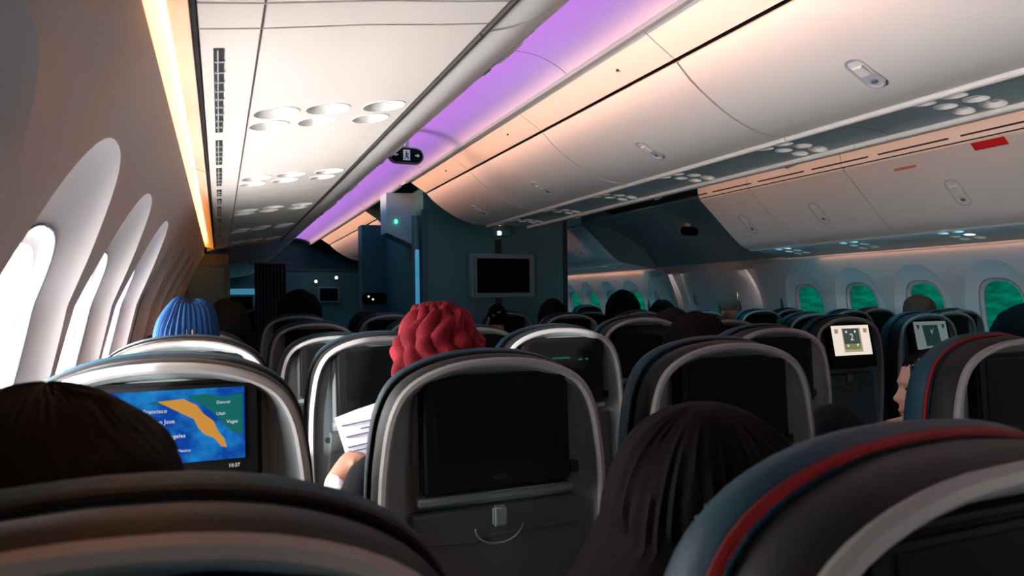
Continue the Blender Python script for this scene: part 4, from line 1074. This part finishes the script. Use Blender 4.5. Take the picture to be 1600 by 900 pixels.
# woman in profile beside the aisle
yw = R(52)
bw, hw_ = make_body('person_body', yaw=yw, hc=(.085, .245, 1.030), voxel=.0038, shirt='shirtr', fs=.90, lean=.03)
for v in bw.vertices: pass
wo = link('person', bw); wo.location = (1.592, .995, 0)
tag(wo, 'woman in profile facing left beside the red piped seat', 'person', 'passengers')
eyes(wo, hw_, yw, .90)
b = MB()
b.ell((0, .087, -.062), .018, .0075, .0075, 14, 8); b.xf(Matrix.Translation(hw_) @ Matrix.Rotation(yw, 4, 'Z') @ Matrix.Scale(.9, 4)); b.build('lips', M['lip'], wo)
def long_hair(parent, hc, yaw, s, m, cx, length, lean=(0, 0), part_front=.45, wide=1.0):
    b = cap(hc, yaw, 'long', s, 3)
    mm = Matrix.Translation(hc) @ Matrix.Rotation(yaw, 4, 'Z')
    L = []
    for i in range(26):
        f = i/25; z = .03-length*f; l = []
        for j in range(64):
            a = math.pi*(.86+1.28*j/63)      # round the back only
            rr = .098*s*(1+.18*f*wide); h = .0028*math.sin(a*38+f*5)+.004*noise.noise(Vector((a*3, f*2, 1)))
            l.append(Vector((math.cos(a)*(rr+h)+lean[0]*f*f, math.sin(a)*(rr*1.08+h)*(1-.25*f)+lean[1]*f, z)))
        inner = [Vector((p.x*.86+lean[0]*f*f*.14, p.y*.80, p.z)) for p in l[::-1]]
        L.append([mm @ p for p in l+inner])
    b.loft(L, True, True, True)
    b.build('hair', m, parent)
long_hair(wo, hw_, yw, .755, M['hair'], 0, .22)
# long haired woman in front of the lens
b1, h1 = make_body('person_body', hc=(.022, .33, 1.028), yaw=R(-15), lean=.01)
wl = link('person', b1); wl.location = (.457, .285, 0)
tag(wl, 'person with long dark brown hair falling between the nearest seats', 'person', 'passengers')
b = MB(); L = []
for i in range(1, 60):
    l = []
    for j in range(110):
        a = 2*math.pi*j/110
        if i < 26: ph = math.pi/2*i/25; w_ = .112*math.sin(ph); d_ = .122*math.sin(ph); z = .002+.128*math.cos(ph); f = 0
        else: f = (i-25)/34; z = .002-.46*f; w_ = .112+.030*math.sin(min(1, f*2)*math.pi/2)-.02*max(0, f-.4); d_ = .122-.03*f
        h = (.0016*math.sin(a*44+f*6+3*noise.noise(Vector((a*3, z*9, 0))))+.009*noise.noise(Vector((math.cos(a)*2.2, math.sin(a)*2.2, z*6))))*min(1, i/10)
        x = math.cos(a)*(w_+h)-.150*f-.012*min(1, f*5); y = math.sin(a)*(d_+h)
        lim = .13 if z > .06 else (.13-.15*min(1, (.06-z)/.05))
        if math.cos(a) > -.45: y = min(y, lim)
        l.append(h1+Vector((x, y, z)))
    L.append(l)
b.loft(L, True, True, True)
b.build('hair', M['hairb'], wl)
eyes(wl, h1, R(-15))
# dark rounded lump added for an unidentified dark shape beside the aisle
t = thing('dark_lump', (1.37, 1.27, -.335), 'dark rounded lump at the aisle, right of the dark screen seat', 'jacket')
b = MB(); nu = 40; L = []
for i in range(1, 22):
    ph = math.pi*.62*i/21; l = []
    for j in range(nu):
        a = 2*math.pi*j/nu; rr = 1+.06*math.sin(a*5+i*.3)+.1*noise.noise(Vector((math.cos(a)*2, math.sin(a)*2, i*.2)))
        l.append((math.sin(ph)*math.cos(a)*.050*rr, math.sin(ph)*math.sin(a)*.08*rr, math.cos(ph)*.075-(.30 if i > 19 else 0)))
    L.append(l)
b.loft(L, True, True, True); b.build('lump_cloth', M['shirtd'], t)
